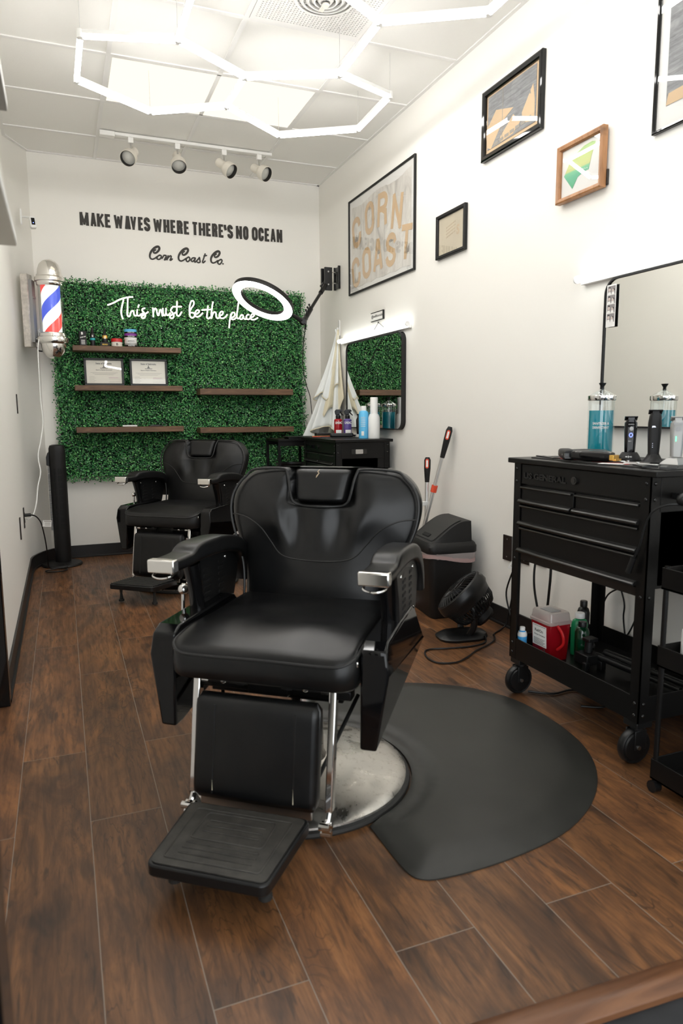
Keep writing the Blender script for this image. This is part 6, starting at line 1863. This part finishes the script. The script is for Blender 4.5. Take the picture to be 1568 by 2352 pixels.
t = thing('broom', 'aluminium broom with a black and orange grip leaning on the right wall', 'broom', (2.03, 3.82, 0))
p0, p1 = Vector((1.965, 3.82, .04)), Vector((2.135, 3.62, 1.060))
ax_ = (p1-p0).normalized()
P_ = lambda f: p0+(p1-p0)*f
b = B(); b.cyl(P_(.05), P_(.65), .0125, n=16); b.cyl(P_(.62), P_(.84), .0105, n=16); b.out('pole', M['alu'], t)
b = B(); b.cyl(P_(.615), P_(.655), .019, n=12); b.out('twist_lock', M['redtip'], t)
b = B(); g = [P_(.82), P_(.86), P_(.92), P_(.98), P_(1.0)]; b.sweep(g, [.0135, .016, .0195, .0195, .012], 16); gr = b.out('grip', M['blkm'], t)
def hang_hole(p, ax_, par):
    vw = Vector((-.55, -.8, 0)).normalized(); sd = ax_.cross(vw).normalized(); fw_ = sd.cross(ax_)
    pl = [p+ax_*c+sd*a for a, c in rrect(.020, .058, .0099, 5)]; pl2 = [p+ax_*c+sd*a for a, c in rrect(.011, .042, .0054, 5)]
    b = B(); b.prism(pl, fw_*.0165*(1 if fw_.dot(vw) > 0 else -1), fw_*.0205*(1 if fw_.dot(vw) > 0 else -1)); h_ = b.out('hang_ring', M['redtip'], par)
    b = B(); b.prism(pl2, fw_*.0200*(1 if fw_.dot(vw) > 0 else -1), fw_*.0210*(1 if fw_.dot(vw) > 0 else -1)); b.out('hang_hole', M['matte_white'], par)
hang_hole(P_(.955), ax_, gr)
b = B(); b.box(1.90, 2.04, 3.74, 3.90, .03, .075); b.out('brush_block', M['matte_white'], t, bevel=.01)
b = B()
rg = random.Random(2)
for k in range(16):
    for j in range(7):
        b.cyl((1.905+.022*j, 3.745+.010*k, .03), (1.90+.023*j+rg.uniform(-.004, .004), 3.742+.0104*k, .001), .0035, n=5)
b.out('bristles', M['grey50'], t)
t = thing('dustpan', 'upright dustpan with an aluminium handle standing between bin and wall', 'dustpan', (1.93, 3.60, 0))
q0, q1 = Vector((2.040, 3.735, .03)), Vector((2.058, 3.752, .875))
Q_ = lambda f: q0+(q1-q0)*f
b = B(); b.cyl(Q_(0), Q_(.84), .0115, n=16); b.out('pole', M['alu'], t)
b = B(); b.sweep([Q_(.82), Q_(.86), Q_(.92), Q_(.98), Q_(1.0)], [.0135, .016, .020, .020, .012], 16); gr = b.out('grip', M['blkm'], t)
hang_hole(Q_(.955), (q1-q0).normalized(), gr)
b = B(); c_ = Q_(.665); b.box(c_.x-.06, c_.x+.014, c_.y-.012, c_.y+.012, c_.z-.012, c_.z+.014); b.out('broom_clip', M['matte_white'], t, bevel=.003)
b = B()
b.prism([(1.845, 3.60, .002), (1.95, 3.628, .002), (2.07, 3.70, .002), (2.05, 3.76, .002), (1.89, 3.78, .002)], (0, 0, 0), (0, 0, .006))
pan = b.out('pan', M['matte_white'], t, bevel=.002)
b = B(); b.prism([(1.840, 3.594, .0005), (1.95, 3.622, .0005), (1.95, 3.634, .0005), (1.842, 3.606, .0005)], (0, 0, 0), (0, 0, .006)); b.box(2.035, 2.05, 3.69, 3.76, .008, .20); b.out('lip', M['redtip'], t, bevel=.001)

# cords at the right wall
def cord(label, pts, r=.004, mat='blk', plug=None):
    b = B(); b.sweep(smooth_path(pts, 6), r, 8)
    if plug: b.cyl(plug[0], plug[1], .012, n=10)
    return tag(b.out('power_cord', M[mat]), label, 'cord', 'black cords behind the near cart')
cord('black cord hanging from the plug under the near cart drawers, left one', [(XR-.012, 2.770, .43), (XR-.04, 2.770, .41), (XR-.05, 2.765, .33), (XR-.045, 2.755, .24), (XR-.04, 2.71, .12), (XR-.05, 2.6, .02), (XR-.10, 2.4, .006)], .0055, plug=((XR-.010, 2.770, .43), (XR-.045, 2.770, .42)))
cord('black cord hanging beside the left one under the drawers', [(XR-.012, 2.655, .50), (XR-.035, 2.655, .45), (XR-.040, 2.655, .35), (XR-.035, 2.67, .25), (XR-.035, 2.68, .12), (XR-.06, 2.6, .02), (XR-.12, 2.45, .006)], .0065)
cord('black cord dropping beside the left leg of the near cart', [(XR-.012, 2.95, .40), (XR-.03, 2.965, .33), (XR-.03, 3.02, .20), (XR-.03, 2.985, .10), (XR-.05, 2.90, .03), (XR-.12, 2.75, .006)], .0045)
cord('thin black cord crossing the wall seen through the cart, leftmost', [(XR-.01, 2.255, .56), (XR-.02, 2.24, .45), (XR-.02, 2.20, .35), (XR-.015, 2.205, .28), (XR-.02, 2.18, .18)], .0035)
cord('thin black cord crossing the wall seen through the cart, middle', [(XR-.01, 2.125, .56), (XR-.02, 2.15, .48), (XR-.02, 2.21, .42), (XR-.015, 2.30, .36), (XR-.02, 2.33, .28), (XR-.02, 2.34, .2)], .0035)
cord('thin black cord crossing the wall seen through the cart, rightmost', [(XR-.01, 2.07, .56), (XR-.02, 2.075, .46), (XR-.02, 2.11, .38), (XR-.015, 2.13, .32), (XR-.02, 2.16, .24), (XR-.02, 2.2, .18)], .0035)
cord('black cord lying on the floor under the near cart', [(1.72, 2.26, .006), (1.80, 2.20, .006), (1.90, 2.20, .006), (1.95, 2.10, .006), (1.90, 2.02, .006), (1.82, 2.06, .006)], .0045)
t = thing('cord_tag', 'small white paper tag on a cord beside the near cart leg', 'tag', (2.12, 2.90, .37))
b = B(); mm = Matrix.Translation((2.10, 2.905, .372)) @ rotm(R(-40), 0, R(28)).to_4x4(); b.box(-.022, .022, -.0006, .0006, -.03, .03, mm); b.out('card', M['whitepaper'], t)
b = B()
for k in range(4): b.box(-.014, .014, -.0011, -.0008, .012-.008*k, .015-.008*k, mm)
b.out('print', M['fine'], t, smooth=False)
bpy.context.view_layer.update()
